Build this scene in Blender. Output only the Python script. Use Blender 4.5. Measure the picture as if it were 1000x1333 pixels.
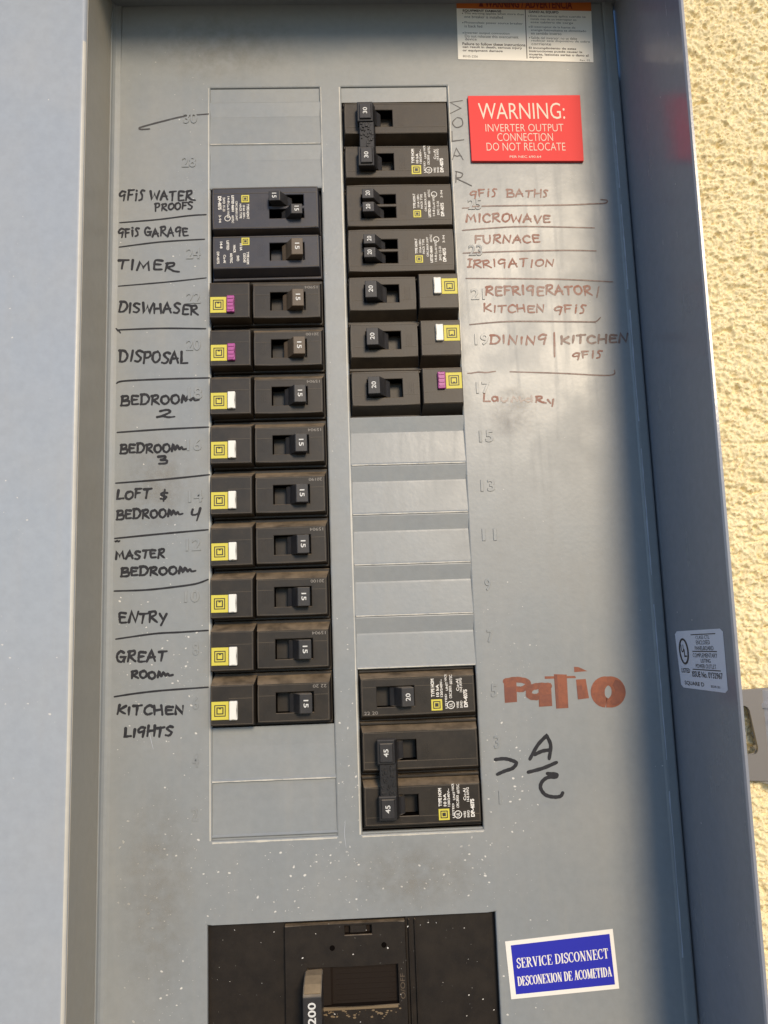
import bpy, bmesh, math, random
import numpy as np
from mathutils import Vector, Matrix

for o in list(bpy.data.objects):
    bpy.data.objects.remove(o, do_unlink=True)
SC = bpy.context.scene
COL = SC.collection
random.seed(11)
R = math.radians

# ---------------------------------------------------------------- camera, sky, sun, exposure
# Panel coordinates, millimetres: x right, y up, z out of the panel.  World: (x, -z, y) / 1000, panel centre 1.4 m up.
H0 = 1.4
FPX, CX, CY = 1000.0, 500.0, 666.5
ROT = np.array([[0.99898, 0.02937, -0.03434], [-0.03388, 0.98969, -0.13919], [0.02989, 0.14021, 0.98967]])
CAM = np.array([-9.5727, -77.9599, 384.338])
SUN_X, SUN_Y = 0.28, 0.42            # the sun stands this far right of and above the panel's normal


def W(x, y, z):
    return Vector((x * .001, -z * .001, y * .001 + H0))


cam_d = bpy.data.cameras.new('camera')
cam_o = bpy.data.objects.new('camera', cam_d)
COL.objects.link(cam_o)
cam_d.sensor_fit = 'VERTICAL'
cam_d.sensor_height = 36.0
cam_d.lens = FPX / 1333.0 * 36.0
cam_d.clip_start = 0.01
cam_d.clip_end = 100
M4 = Matrix.Identity(4)
for c in range(3):
    v = ROT[:, c]
    M4[0][c], M4[1][c], M4[2][c] = v[0], -v[2], v[1]
M4.translation = W(*CAM)
cam_o.matrix_world = M4
SC.camera = cam_o

sun_dir = Vector((SUN_X, -1.0, SUN_Y)).normalized()
elev = math.asin(sun_dir.z)
azim = math.atan2(sun_dir.x, sun_dir.y)
world = bpy.data.worlds.new('World')
SC.world = world
world.use_nodes = True
nt = world.node_tree
nt.nodes.clear()
sky = nt.nodes.new('ShaderNodeTexSky')
sky.sky_type = 'NISHITA'
sky.sun_disc = False
sky.sun_elevation = elev
sky.sun_rotation = azim
sky.ozone_density = 6.0
sky.dust_density = 0.3
bg = nt.nodes.new('ShaderNodeBackground')
bg.inputs['Strength'].default_value = 0.15
nt.links.new(sky.outputs[0], bg.inputs['Color'])
bg2 = nt.nodes.new('ShaderNodeBackground')      # sunlit ground below the horizon
bg2.inputs['Color'].default_value = (0.42, 0.40, 0.38, 1)
bg2.inputs['Strength'].default_value = 0.30
tc = nt.nodes.new('ShaderNodeTexCoord')
sx = nt.nodes.new('ShaderNodeSeparateXYZ')
mr = nt.nodes.new('ShaderNodeMapRange')
mr.inputs['From Min'].default_value = 0.03
mr.inputs['From Max'].default_value = -0.05
mix = nt.nodes.new('ShaderNodeMixShader')
wo = nt.nodes.new('ShaderNodeOutputWorld')
nt.links.new(tc.outputs['Generated'], sx.inputs[0])
nt.links.new(sx.outputs['Z'], mr.inputs['Value'])
nt.links.new(mr.outputs[0], mix.inputs[0])
nt.links.new(bg.outputs[0], mix.inputs[1])
nt.links.new(bg2.outputs[0], mix.inputs[2])
nt.links.new(mix.outputs[0], wo.inputs[0])

sun_d = bpy.data.lights.new('sun', 'SUN')
sun_d.energy = 2.6
sun_d.angle = R(16)
sun_d.color = (1.0, 0.81, 0.57)
sun_o = bpy.data.objects.new('sun', sun_d)
COL.objects.link(sun_o)
sun_o.rotation_euler = sun_dir.to_track_quat('Z', 'Y').to_euler()
sun_o.location = (0.6, -1.8, 2.4)

SC.view_settings.view_transform = 'Standard'
SC.view_settings.look = 'None'
SC.view_settings.gamma = 1
SC.view_settings.exposure = 0.46
SC.view_settings.use_curve_mapping = False


# ---------------------------------------------------------------- pixel of the photo -> point on a plane of the place
def ray(px, py):
    d = np.array([(px - CX) / FPX, -(py - CY) / FPX, -1.0])
    return ROT @ d


def U(px, py, z=0.0):
    d = ray(px, py)
    p = CAM + d * ((z - CAM[2]) / d[2])
    return float(p[0]), float(p[1])


WX0, WX1, WZ1 = 143.5, 142.3, 74.0        # right wall of the box: leans out a little


def wall_x(y, z):
    """the wall is not quite true to the cover: it splays a little towards the top"""
    return WX0 + (WX1 - WX0) / WZ1 * z + z / 74.0 * (y - 80) / 210 * 2.5


def UW(px, py):
    """point on the right wall -> (y, z)"""
    d = ray(px, py)
    k = (WX1 - WX0) / WZ1 - 185 / 210 * 2.5 / 74.0
    t = (WX0 + k * CAM[2] - CAM[0]) / (d[0] - k * d[2])
    p = CAM + d * t
    return float(p[1]), float(p[2])


# ---------------------------------------------------------------- materials
MATS = {}


def mat(name, base, rough=.5, metal=0., spec=.5):
    m = bpy.data.materials.new(name)
    m.use_nodes = True
    b = m.node_tree.nodes['Principled BSDF']
    b.inputs['Base Color'].default_value = (*base, 1)
    b.inputs['Roughness'].default_value = rough
    b.inputs['Metallic'].default_value = metal
    b.inputs['Specular IOR Level'].default_value = spec
    MATS[name] = m
    return m


def N(m, t, **kw):
    n = m.node_tree.nodes.new(t)
    for k, v in kw.items():
        setattr(n, k, v)
    return n


def L(m, a, b):
    m.node_tree.links.new(a, b)


def noise(m, scale, detail=4., rough=.55, vec=None):
    n = N(m, 'ShaderNodeTexNoise')
    n.inputs['Scale'].default_value = scale
    n.inputs['Detail'].default_value = detail
    n.inputs['Roughness'].default_value = rough
    if vec is not None:
        L(m, vec, n.inputs['Vector'])
    return n


def rng(m, src, a, b, c, d):
    n = N(m, 'ShaderNodeMapRange')
    for k, v in zip(('From Min', 'From Max', 'To Min', 'To Max'), (a, b, c, d)):
        n.inputs[k].default_value = v
    L(m, src, n.inputs['Value'])
    return n.outputs[0]


def mixc(m, f, a, b):
    n = N(m, 'ShaderNodeMix', data_type='RGBA')
    for sock, v in ((n.inputs[0], f), (n.inputs[6], a), (n.inputs[7], b)):
        if hasattr(v, 'type') and not isinstance(v, (int, float, tuple)):
            L(m, v, sock)
        else:
            sock.default_value = v if isinstance(v, (int, float)) else (*v, 1)
    return n.outputs[2]


def bump(m, src, strength, dist):
    n = N(m, 'ShaderNodeBump')
    n.inputs['Strength'].default_value = strength
    n.inputs['Distance'].default_value = dist
    L(m, src, n.inputs['Height'])
    L(m, n.outputs[0], m.node_tree.nodes['Principled BSDF'].inputs['Normal'])


def paint(name, base, dirt, rough=.36, metal=.3):
    """grey enamel on sheet steel: faint orange peel, dusty film, water marks"""
    m = mat(name, base, rough, metal, .44)
    b = m.node_tree.nodes['Principled BSDF']
    co = N(m, 'ShaderNodeTexCoord').outputs['Object']
    n1 = noise(m, 22, 5, .6, co)
    n2 = noise(m, 240, 3, .6, co)
    mp = N(m, 'ShaderNodeMapping')
    mp.inputs['Scale'].default_value = (160, 160, 9)
    L(m, co, mp.inputs[0])
    n3 = noise(m, 1.0, 4, .6, mp.outputs[0])          # runs of dust down the sheet
    f1 = rng(m, n1.outputs[0], .42, .74, 0, .42)
    f3 = rng(m, n3.outputs[0], .52, .78, 0, .28)
    ad = N(m, 'ShaderNodeMath', operation='ADD', use_clamp=True)
    L(m, f1, ad.inputs[0])
    L(m, f3, ad.inputs[1])
    c = mixc(m, ad.outputs[0], base, dirt)
    v = rng(m, n2.outputs[0], .3, .7, .96, 1.04)
    mm = N(m, 'ShaderNodeMix', data_type='RGBA', blend_type='MULTIPLY')
    mm.inputs[0].default_value = 1
    L(m, c, mm.inputs[6])
    L(m, v, mm.inputs[7])
    L(m, mm.outputs[2], b.inputs['Base Color'])
    L(m, rng(m, ad.outputs[0], 0, .7, rough - .06, rough + .22), b.inputs['Roughness'])
    n4 = noise(m, 520, 2, .5, co)
    bump(m, n4.outputs[0], .10, .0004)
    return m


def plastic(name, base, dust=(.27, .20, .125), rough=.42, amount=1., top=1.):
    """moulded black plastic with settled dust on faces that look up and a thin film elsewhere"""
    m = mat(name, base, rough + .04, 0, .30)
    b = m.node_tree.nodes['Principled BSDF']
    co = N(m, 'ShaderNodeTexCoord').outputs['Object']
    oi = N(m, 'ShaderNodeObjectInfo')
    va = N(m, 'ShaderNodeVectorMath', operation='ADD')
    L(m, co, va.inputs[0])
    cx = N(m, 'ShaderNodeCombineXYZ')
    for i in range(3):
        L(m, oi.outputs['Random'], cx.inputs[i])
    L(m, cx.outputs[0], va.inputs[1])
    n1 = noise(m, 130, 6, .65, va.outputs[0])
    n2 = noise(m, 900, 3, .6, va.outputs[0])
    geo = N(m, 'ShaderNodeNewGeometry')
    sp = N(m, 'ShaderNodeSeparateXYZ')
    L(m, geo.outputs['Normal'], sp.inputs[0])
    up = rng(m, sp.outputs['Z'], .25, .75, 0, .95 * top)
    film = rng(m, n1.outputs[0], .35, .75, .02 * amount, .13 * amount)
    speck = rng(m, n2.outputs[0], .62, .80, 0, .16 * amount)
    mu = N(m, 'ShaderNodeMath', operation='MULTIPLY')
    L(m, up, mu.inputs[0])
    L(m, rng(m, n1.outputs[0], .3, .6, .35, 1), mu.inputs[1])
    a1 = N(m, 'ShaderNodeMath', operation='ADD')
    L(m, film, a1.inputs[0])
    L(m, speck, a1.inputs[1])
    a2 = N(m, 'ShaderNodeMath', operation='ADD', use_clamp=True)
    L(m, a1.outputs[0], a2.inputs[0])
    L(m, mu.outputs[0], a2.inputs[1])
    L(m, mixc(m, a2.outputs[0], base, dust), b.inputs['Base Color'])
    L(m, rng(m, a2.outputs[0], 0, .8, rough, .85), b.inputs['Roughness'])
    bump(m, n2.outputs[0], .06, .0003)
    return m


def ink(name, base, worn, amt=.5, rough=.5):
    m = mat(name, base, rough)
    co = N(m, 'ShaderNodeTexCoord').outputs['Object']
    n = noise(m, 420, 4, .7, co)
    n2 = noise(m, 60, 3, .6, co)
    ad = N(m, 'ShaderNodeMath', operation='ADD')
    L(m, n.outputs[0], ad.inputs[0])
    L(m, n2.outputs[0], ad.inputs[1])
    f = rng(m, ad.outputs[0], .85, 1.25, 0, amt)
    L(m, mixc(m, f, base, worn), m.node_tree.nodes['Principled BSDF'].inputs['Base Color'])
    return m


paint('grey_enamel', (.235, .248, .247), (.275, .27, .245), .39, .0)
paint('bluish_enamel', (.325, .35, .375), (.34, .345, .34), .36, .0)
paint('inner_enamel', (.245, .255, .28), (.27, .27, .275), .21, .0)
paint('lit_dusty_enamel', (.33, .305, .25), (.42, .37, .28), .45, .0)  # beige dust, lightened to carry the side wall's warm lit tone
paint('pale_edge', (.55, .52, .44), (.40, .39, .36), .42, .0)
plastic('black_plastic', (.014, .0115, .009), amount=.5, top=.75)
plastic('brown_black_plastic', (.024, .019, .014), amount=.95)
plastic('slate_plastic', (.030, .032, .043), amount=.55)
plastic('handle_plastic', (.022, .022, .024), dust=(.22, .18, .13), amount=.6, rough=.38)
plastic('brown_handle', (.085, .062, .042), dust=(.30, .23, .15), amount=1.)
plastic('tie_plastic', (.012, .012, .013), dust=(.14, .12, .10), amount=.5, top=.6)
plastic('main_plastic', (.011, .0085, .007), amount=.35)
plastic('plate_plastic', (.022, .0175, .0135), amount=.45)
plastic('ridge_plastic', (.06, .049, .036), amount=1.)
mat('brown_slide', (.012, .007, .004), .65, 0, .2)
plastic('dusty_plastic', (.16, .115, .065), dust=(.28, .21, .125), rough=.85)
mat('void', (.005, .004, .0035), 1.0, 0, 0)
mat('yellow_label', (.58, .50, .055), .55)
mat('label_black', (.02, .018, .012), .55)
mat('purple_button', (.36, .06, .24), .45)
mat('white_button', (.74, .72, .64), .45)
ink('print_white', (.78, .75, .68), (.45, .40, .33), .5)
ink('print_dull', (.30, .27, .23), (.10, .085, .07), .8)
mat('number_white', (.60, .59, .55), .55)
mat('red_plastic', (.72, .045, .040), .6, 0, .3)
mat('white_letter', (.78, .74, .66), .5)
mat('engraved_letter', (.74, .63, .50), .7)
mat('label_white', (.80, .76, .67), .6)
mat('orange_header', (.50, .12, .012), .55)
mat('header_letter', (.16, .015, .008), .6)
mat('fine_print', (.06, .045, .035), .6)
mat('blue_label', (.018, .022, .36), .40)
mat('silver_label', (.80, .80, .86), .45)
ink('black_ink', (.007, .007, .010), (.035, .035, .04), .45, .75)
ink('thin_ink', (.025, .023, .023), (.10, .095, .09), .55)
ink('faded_red_ink', (.245, .092, .055), (.30, .22, .18), .95, .6)
ink('faded_or_shaded_brown_ink', (.10, .055, .045), (.28, .19, .15), .8)
ink('ghost_ink', (.33, .25, .21), (.36, .33, .29), .9)
ink('brown_marker', (.24, .062, .022), (.13, .032, .014), .95)
ink('brown_marker_dark', (.145, .036, .018), (.22, .058, .022), .8)
mat('speck_white', (.60, .58, .53), .6)
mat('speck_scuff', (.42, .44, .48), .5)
mat('rust_stain', (.22, .085, .035), .8)
mat('clamp_metal', (.60, .60, .62), .42, .4)
mat('grey_metal', (.165, .155, .145), .5, .2)


# ---------------------------------------------------------------- mesh builder (panel millimetres)
class MB:
    def __init__(self):
        self.bm = bmesh.new()

    def merge(self, t, mi=0, normals=True, keep=False):
        if normals:
            bmesh.ops.recalc_face_normals(t, faces=t.faces[:])
        mp = {}
        for v in t.verts:
            mp[v] = self.bm.verts.new(v.co)
        for f in t.faces:
            try:
                g = self.bm.faces.new([mp[v] for v in f.verts])
            except ValueError:
                continue
            g.material_index = f.material_index if keep else mi
            g.smooth = f.smooth
        t.free()

    def box(self, x0, x1, y0, y1, z0, z1, bev=0., mi=0, seg=2):
        t = bmesh.new()
        vs = [t.verts.new((x, y, z)) for z in (z0, z1) for y in (y0, y1) for x in (x0, x1)]
        for q in ((0, 1, 3, 2), (4, 5, 7, 6), (0, 1, 5, 4), (2, 3, 7, 6), (0, 2, 6, 4), (1, 3, 7, 5)):
            t.faces.new([vs[i] for i in q])
        if bev:
            bmesh.ops.bevel(t, geom=t.edges[:], offset=bev, segments=seg, affect='EDGES', profile=.5)
        self.merge(t, mi)

    def prism(self, pts, a0, a1, axis='y', bev=0., mi=0):
        """pts: outline in the two other axes; extruded along axis"""
        def mk(p, a):
            return {'y': (p[0], a, p[1]), 'z': (p[0], p[1], a), 'x': (a, p[0], p[1])}[axis]
        t = bmesh.new()
        A = [t.verts.new(mk(p, a0)) for p in pts]
        B = [t.verts.new(mk(p, a1)) for p in pts]
        n = len(pts)
        t.faces.new(A)
        t.faces.new(B)
        for i in range(n):
            t.faces.new((A[i], A[(i + 1) % n], B[(i + 1) % n], B[i]))
        if bev:
            bmesh.ops.bevel(t, geom=t.edges[:], offset=bev, segments=2, affect='EDGES', profile=.5)
        self.merge(t, mi)

    def plate(self, x0, x1, y0, y1, ztop, zbase, holes=(), base=None, floor=None, bev=0., mi=0, mif=None):
        """raised plate with rectangular holes; sides slope to the base rectangle; holes get a floor"""
        t = bmesh.new()
        xs = sorted({x0, x1, *[h[0] for h in holes], *[h[1] for h in holes]})
        ys = sorted({y0, y1, *[h[2] for h in holes], *[h[3] for h in holes]})
        V = {}

        def g(i, j):
            if (i, j) not in V:
                V[i, j] = t.verts.new((xs[i], ys[j], ztop))
            return V[i, j]
        for i in range(len(xs) - 1):
            for j in range(len(ys) - 1):
                mx, my = (xs[i] + xs[i + 1]) / 2, (ys[j] + ys[j + 1]) / 2
                if any(h[0] < mx < h[1] and h[2] < my < h[3] for h in holes):
                    continue
                t.faces.new((g(i, j), g(i + 1, j), g(i + 1, j + 1), g(i, j + 1)))
        be = [e for e in t.edges if len(e.link_faces) == 1]
        bx = base or (x0, x1, y0, y1)
        low = {}

        def lo(v):
            if v not in low:
                x, y = v.co.x, v.co.y
                out = x in (x0, x1) or y in (y0, y1)
                eps = 1e-5
                out = abs(x - x0) < eps or abs(x - x1) < eps or abs(y - y0) < eps or abs(y - y1) < eps
                if out:
                    u, w = (x - x0) / (x1 - x0), (y - y0) / (y1 - y0)
                    low[v] = t.verts.new((bx[0] + u * (bx[1] - bx[0]), bx[2] + w * (bx[3] - bx[2]), zbase))
                else:
                    low[v] = t.verts.new((x, y, zbase if floor is None else floor))
            return low[v]
        for e in be:
            a, b = e.verts
            w_ = t.faces.new((a, b, lo(b), lo(a)))
            mid = (a.co + b.co) / 2
            inner = x0 + 1e-4 < mid.x < x1 - 1e-4 and y0 + 1e-4 < mid.y < y1 - 1e-4
            w_.material_index = mif if (inner and mif is not None) else mi
        if bev:
            bmesh.ops.bevel(t, geom=be, offset=bev, segments=2, affect='EDGES', profile=.5)
        self.merge(t, mi, keep=True)
        if floor is not None:
            for h in holes:
                self.quad([(h[0], h[2], floor + .01), (h[1], h[2], floor + .01), (h[1], h[3], floor + .01), (h[0], h[3], floor + .01)],
                          mi if mif is None else mif)

    def quad(self, pts, mi=0):
        f = self.bm.faces.new([self.bm.verts.new(p) for p in pts])
        f.material_index = mi

    def cyl(self, c, r, h, axis='z', n=24, mi=0, bev=0., r2=None):
        t = bmesh.new()
        rows = []
        for k, rr in ((0, r), (1, r if r2 is None else r2)):
            row = []
            for i in range(n):
                a = 2 * math.pi * i / n
                p, q = rr * math.cos(a), rr * math.sin(a)
                d = k * h
                co = {'z': (c[0] + p, c[1] + q, c[2] + d), 'y': (c[0] + p, c[1] + d, c[2] + q), 'x': (c[0] + d, c[1] + p, c[2] + q)}[axis]
                row.append(t.verts.new(co))
            rows.append(row)
        for i in range(n):
            f = t.faces.new((rows[0][i], rows[0][(i + 1) % n], rows[1][(i + 1) % n], rows[1][i]))
            f.smooth = True
        t.faces.new(rows[0])
        t.faces.new(rows[1])
        if bev:
            es = [e for e in t.edges if len({f.smooth for f in e.link_faces}) == 2]
            bmesh.ops.bevel(t, geom=es, offset=bev, segments=2, affect='EDGES', profile=.5)
        self.merge(t, mi)

    def ribbon(self, pts, wid, fr=None, mi=0, cap=True, climb=0.):
        """flat stroke; pts in 2D; wid constant or list; fr maps (u, v) -> 3D"""
        fr = fr or (lambda u, v: (u, v, 0))
        n = len(pts)
        ws = [wid] * n if isinstance(wid, (int, float)) else wid
        P = [Vector(p) for p in pts]
        Lp, Rp = [], []
        for i in range(n):
            a = P[max(i - 1, 0)]
            b = P[min(i + 1, n - 1)]
            d = (b - a)
            d = d.normalized() if d.length > 1e-9 else Vector((1, 0))
            nr = Vector((-d.y, d.x))
            k = 1.0
            if 0 < i < n - 1:
                e = (P[i] - P[i - 1])
                if e.length > 1e-9:
                    e.normalize()
                    k = 1 / max(.55, abs(Vector((-e.y, e.x)).dot(nr)))
            Lp.append(P[i] + nr * ws[i] * .5 * k)
            Rp.append(P[i] - nr * ws[i] * .5 * k)
        vl = [self.bm.verts.new(fr(*p)) for p in Lp]
        vr = [self.bm.verts.new(fr(*p)) for p in Rp]
        for i in range(n):
            vl[i].co.z += climb * i
            vr[i].co.z += climb * i
        for i in range(n - 1):
            try:
                f = self.bm.faces.new((vr[i], vr[i + 1], vl[i + 1], vl[i]))
                f.material_index = mi
            except ValueError:
                pass
        if cap:
            for i, sgn in ((0, -1), (n - 1, 1)):
                c = P[i]
                q = P[1] if i == 0 else P[n - 2]
                d = (c - q)
                if d.length < 1e-9:
                    continue
                d.normalize()
                nr = Vector((-d.y, d.x))
                r = ws[i] * .5
                mid = [self.bm.verts.new(fr(*(c + nr * r * math.cos(t) + d * r * math.sin(t)))) for t in (R(36), R(72), R(108), R(144))]
                for q_ in mid:
                    q_.co.z += climb * i
                a, b = (vl[i], vr[i]) if i else (vr[i], vl[i])
                try:
                    f = self.bm.faces.new([a] + mid + [b])
                    f.material_index = mi
                except ValueError:
                    pass

    def poly(self, pts, mi=0):
        f = self.bm.faces.new([self.bm.verts.new(p) for p in pts])
        f.material_index = mi

    def build(self, name, mats, parent=None, label=None):
        me = bpy.data.meshes.new(name)
        for v in self.bm.verts:
            x, y, z = v.co
            v.co = (x * .001, -z * .001, y * .001)
        self.bm.to_mesh(me)
        self.bm.free()
        for m in (mats if isinstance(mats, (list, tuple)) else [mats]):
            me.materials.append(MATS[m])
        o = bpy.data.objects.new(name, me)
        COL.objects.link(o)
        if parent is not None:
            o.parent = parent
        if label:
            o['label'] = label
        return o


def thing(name, label, cat, loc=(0, 0, 0), flip=False, group=None):
    o = bpy.data.objects.new(name, None)
    o.empty_display_size = .01
    COL.objects.link(o)
    o.location = W(*loc)
    if flip:
        o.rotation_euler = (0, math.pi, 0)
    if cat == 'circuit breaker' and name != 'main_breaker':
        o.rotation_euler.y += R(random.uniform(-.35, .35))
        o.location += Vector((random.uniform(-.12, .12), random.uniform(-.25, .25), random.uniform(-.10, .10))) * .001
    o['label'] = label
    o['category'] = cat
    if group:
        o['group'] = group
    return o


# ---------------------------------------------------------------- printed lettering (built-in font) as flat mesh
_TX = {}


def text_geo(s, bold=0., ext=0.):
    key = (s, bold, ext)
    if key in _TX:
        return _TX[key]
    cu = bpy.data.curves.new('lettering', 'FONT')
    cu.body = s
    cu.size = 1
    cu.resolution_u = 3
    cu.offset = bold
    cu.extrude = ext
    cu.bevel_depth = ext * .4
    cu.bevel_resolution = 0
    ob = bpy.data.objects.new('lettering', cu)
    COL.objects.link(ob)
    dg = bpy.context.evaluated_depsgraph_get()
    dg.update()
    ev = ob.evaluated_get(dg)
    me = ev.to_mesh()
    vs = [tuple(v.co) for v in me.vertices]
    fs = [tuple(p.vertices) for p in me.polygons]
    ev.to_mesh_clear()
    bpy.data.objects.remove(ob, do_unlink=True)
    bpy.data.curves.remove(cu)
    xs = [v[0] for v in vs] or [0, 1]
    ys = [v[1] for v in vs] or [0, 1]
    _TX[key] = (vs, fs, min(xs), max(xs), min(ys), max(ys))
    return _TX[key]


def put_text(mb, s, O, ex, ey, ez=(0, 0, 1), mi=0, bold=0., ext=0., zs=1.):
    """the string's bounding box is fitted to the parallelogram O, ex (along the line), ey (up)"""
    vs, fs, a0, a1, b0, b1 = text_geo(s, bold, ext)
    O, ex, ey, ez = Vector(O), Vector(ex), Vector(ey), Vector(ez)
    nv = []
    for v in vs:
        u = (v[0] - a0) / max(a1 - a0, 1e-6)
        w = (v[1] - b0) / max(b1 - b0, 1e-6)
        nv.append(mb.bm.verts.new(O + ex * u + ey * w + ez * v[2] * zs))
    for f in fs:
        try:
            g = mb.bm.faces.new([nv[i] for i in f])
            g.material_index = mi
        except ValueError:
            pass


def flat_text(mb, s, x, y, wdt, hgt, z, mi=0, bold=0.):
    put_text(mb, s, (x, y, z), (wdt, 0, 0), (0, hgt, 0), mi=mi, bold=bold)


def side_text(mb, s, x, y, ln, hgt, z, mi=0, bold=0.):
    """reads upwards; x is the left edge of the (turned) line, y its lower end"""
    put_text(mb, s, (x + hgt, y, z), (0, ln, 0), (-hgt, 0, 0), mi=mi, bold=bold)


# ---------------------------------------------------------------- marker handwriting: a stroke alphabet
C_ = 'c'
HAND = {
 'A': (.72, [[(0, 0), (.30, .98), (.66, .02)], [(.10, .36), (.62, .40)]]),
 'B': (.66, [[(.08, 1), (.05, 0)], [C_, (.0, .96), (.45, 1.0), (.52, .72), (.12, .52)], [C_, (.12, .52), (.62, .46), (.58, .06), (.0, .02)]]),
 'C': (.62, [[C_, (.58, .82), (.36, 1), (.06, .72), (.05, .25), (.30, 0), (.62, .14)]]),
 'D': (.70, [[(.08, .98), (.06, .02)], [C_, (0, .98), (.45, .95), (.68, .52), (.44, .06), (.02, 0)]]),
 'E': (.60, [[C_, (.55, .92), (.12, .96), (.05, .70), (.08, .25), (.14, .02), (.60, .04)], [(.10, .52), (.48, .54)]]),
 'F': (.56, [[(.08, .98), (.06, 0)], [(.04, .96), (.56, 1)], [(.08, .52), (.44, .54)]]),
 'G': (.68, [[C_, (.58, .86), (.32, 1), (.05, .66), (.10, .18), (.40, .02), (.60, .30)], [(.34, .46), (.66, .46), (.60, .0)]]),
 'g': (.66, [[C_, (.56, .92), (.28, 1), (.04, .70), (.14, .44), (.50, .58)], [(.52, .62), (.46, -.08)]]),
 'H': (.66, [[(.06, 1), (.04, 0)], [(.60, 1), (.62, 0)], [(.05, .48), (.62, .54)]]),
 'I': (.26, [[(.13, .92), (.11, .02)]]),
 'J': (.26, [[(0, .98), (.30, .98)], [(.15, .96), (.13, .02)], [(0, .02), (.30, .04)]]),
 'K': (.64, [[(.08, 1), (.06, 0)], [(.58, .92), (.12, .44), (.64, .04)]]),
 'L': (.56, [[(.08, 1), (.06, .04), (.58, .08)]]),
 'M': (.86, [[(.02, 0), (.14, .96), (.40, .30), (.66, .98), (.80, .02)]]),
 'N': (.68, [[(.04, 0), (.10, .96), (.56, .06), (.64, 1)]]),
 'O': (.66, [[C_, (.40, .96), (.08, .80), (.04, .28), (.32, .02), (.62, .34), (.56, .84), (.30, .96)]]),
 'P': (.58, [[(.10, .98), (.06, -.04)], [C_, (.02, .94), (.46, 1), (.56, .70), (.36, .48), (.08, .46)]]),
 'R': (.66, [[(.10, .96), (.06, 0)], [C_, (.02, .92), (.46, 1), (.52, .70), (.12, .48)], [(.14, .48), (.66, .02)]]),
 'S': (.56, [[C_, (.54, .92), (.26, 1), (.06, .78), (.28, .54), (.50, .32), (.32, .02), (.02, .06)]]),
 'T': (.64, [[(.30, .96), (.26, 0)], [(.0, .92), (.64, 1)]]),
 'U': (.62, [[C_, (.06, .98), (.06, .30), (.30, .0), (.56, .30), (.60, 1)]]),
 'V': (.62, [[(.02, 1), (.28, .02), (.62, 1)]]),
 'W': (.90, [[(.02, .98), (.20, .04), (.44, .72), (.64, .04), (.90, 1)]]),
 'Y': (.60, [[(.04, 1), (.28, .50)], [(.60, 1), (.16, -.14)]]),
 'i': (.24, [[(.12, .66), (.11, .02)], [(.12, .94), (.15, .98)]]),
 's': (.44, [[C_, (.46, .98), (.24, 1.02), (.14, .82), (.30, .52), (.28, .16), (.04, .04)]]),
 'm': (1.35, [[C_, (.02, .05), (.12, .78), (.34, .22), (.52, .70), (.74, .26), (.92, .50), (1.10, .24), (1.42, .30)]]),
 'r': (.95, [[(.10, .96), (.06, 0)], [C_, (.02, .92), (.46, 1), (.52, .70), (.12, .48)], [(.14, .48), (.58, .08), (.98, .0)]]),
 'n': (.80, [[(.04, 0), (.08, .80), (.44, .12), (.52, .72)], [(.52, .72), (.66, .04), (.86, .30)]]),
 'a': (.56, [[C_, (.48, .56), (.22, .62), (.04, .34), (.18, .02), (.44, .22), (.50, .58)], [(.50, .58), (.52, .02)]]),
 'u': (.54, [[C_, (.04, .56), (.06, .12), (.26, .0), (.46, .26), (.50, .58)]]),
 'h': (.54, [[C_, (.04, .02), (.10, .5), (.3, .58), (.46, .4), (.50, .02)]]),
 'd': (.56, [[C_, (.46, .5), (.2, .58), (.04, .3), (.2, .02), (.46, .2)], [(.50, 1), (.48, .02)]]),
 'y': (.56, [[(.04, .60), (.26, .08)], [(.54, .66), (.40, -.42)]]),
 '2': (.74, [[C_, (.06, .82), (.34, 1), (.52, .74), (.26, .26), (.02, .04)], [C_, (.02, .04), (.26, .16), (.50, .02), (.78, .10)]]),
 '3': (.56, [[C_, (.06, .94), (.44, 1), (.46, .72), (.20, .54)], [C_, (.20, .54), (.54, .46), (.48, .10), (.06, .04)]]),
 '4': (.62, [[C_, (.10, .98), (.06, .56), (.30, .46), (.56, .62)], [(.60, 1.04), (.44, -.10)]]),
 '&': (.54, [[C_, (.52, .70), (.2, .72), (.08, .52), (.42, .36), (.30, .14), (.02, .18)], [(.34, 1.0), (.22, -.06)]]),
 '/': (.30, [[(.26, 1.15), (.06, -.15)]]),
 ' ': (.34, []),
}


def catmull(pts, k=5):
    P = [Vector(p) for p in pts]
    out = []
    for i in range(len(P) - 1):
        p0 = P[max(i - 1, 0)]
        p1, p2 = P[i], P[i + 1]
        p3 = P[min(i + 2, len(P) - 1)]
        for j in range(k):
            t = j / k
            out.append(.5 * ((2 * p1) + (p2 - p0) * t + (2 * p0 - 5 * p1 + 4 * p2 - p3) * t * t + (3 * p1 - p0 - 3 * p2 + p3) * t ** 3))
    out.append(P[-1])
    return [tuple(p) for p in out]


_LIFT = [0]


def lift():
    _LIFT[0] = (_LIFT[0] + 1) % 9
    return .07 + .012 * _LIFT[0]


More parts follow.
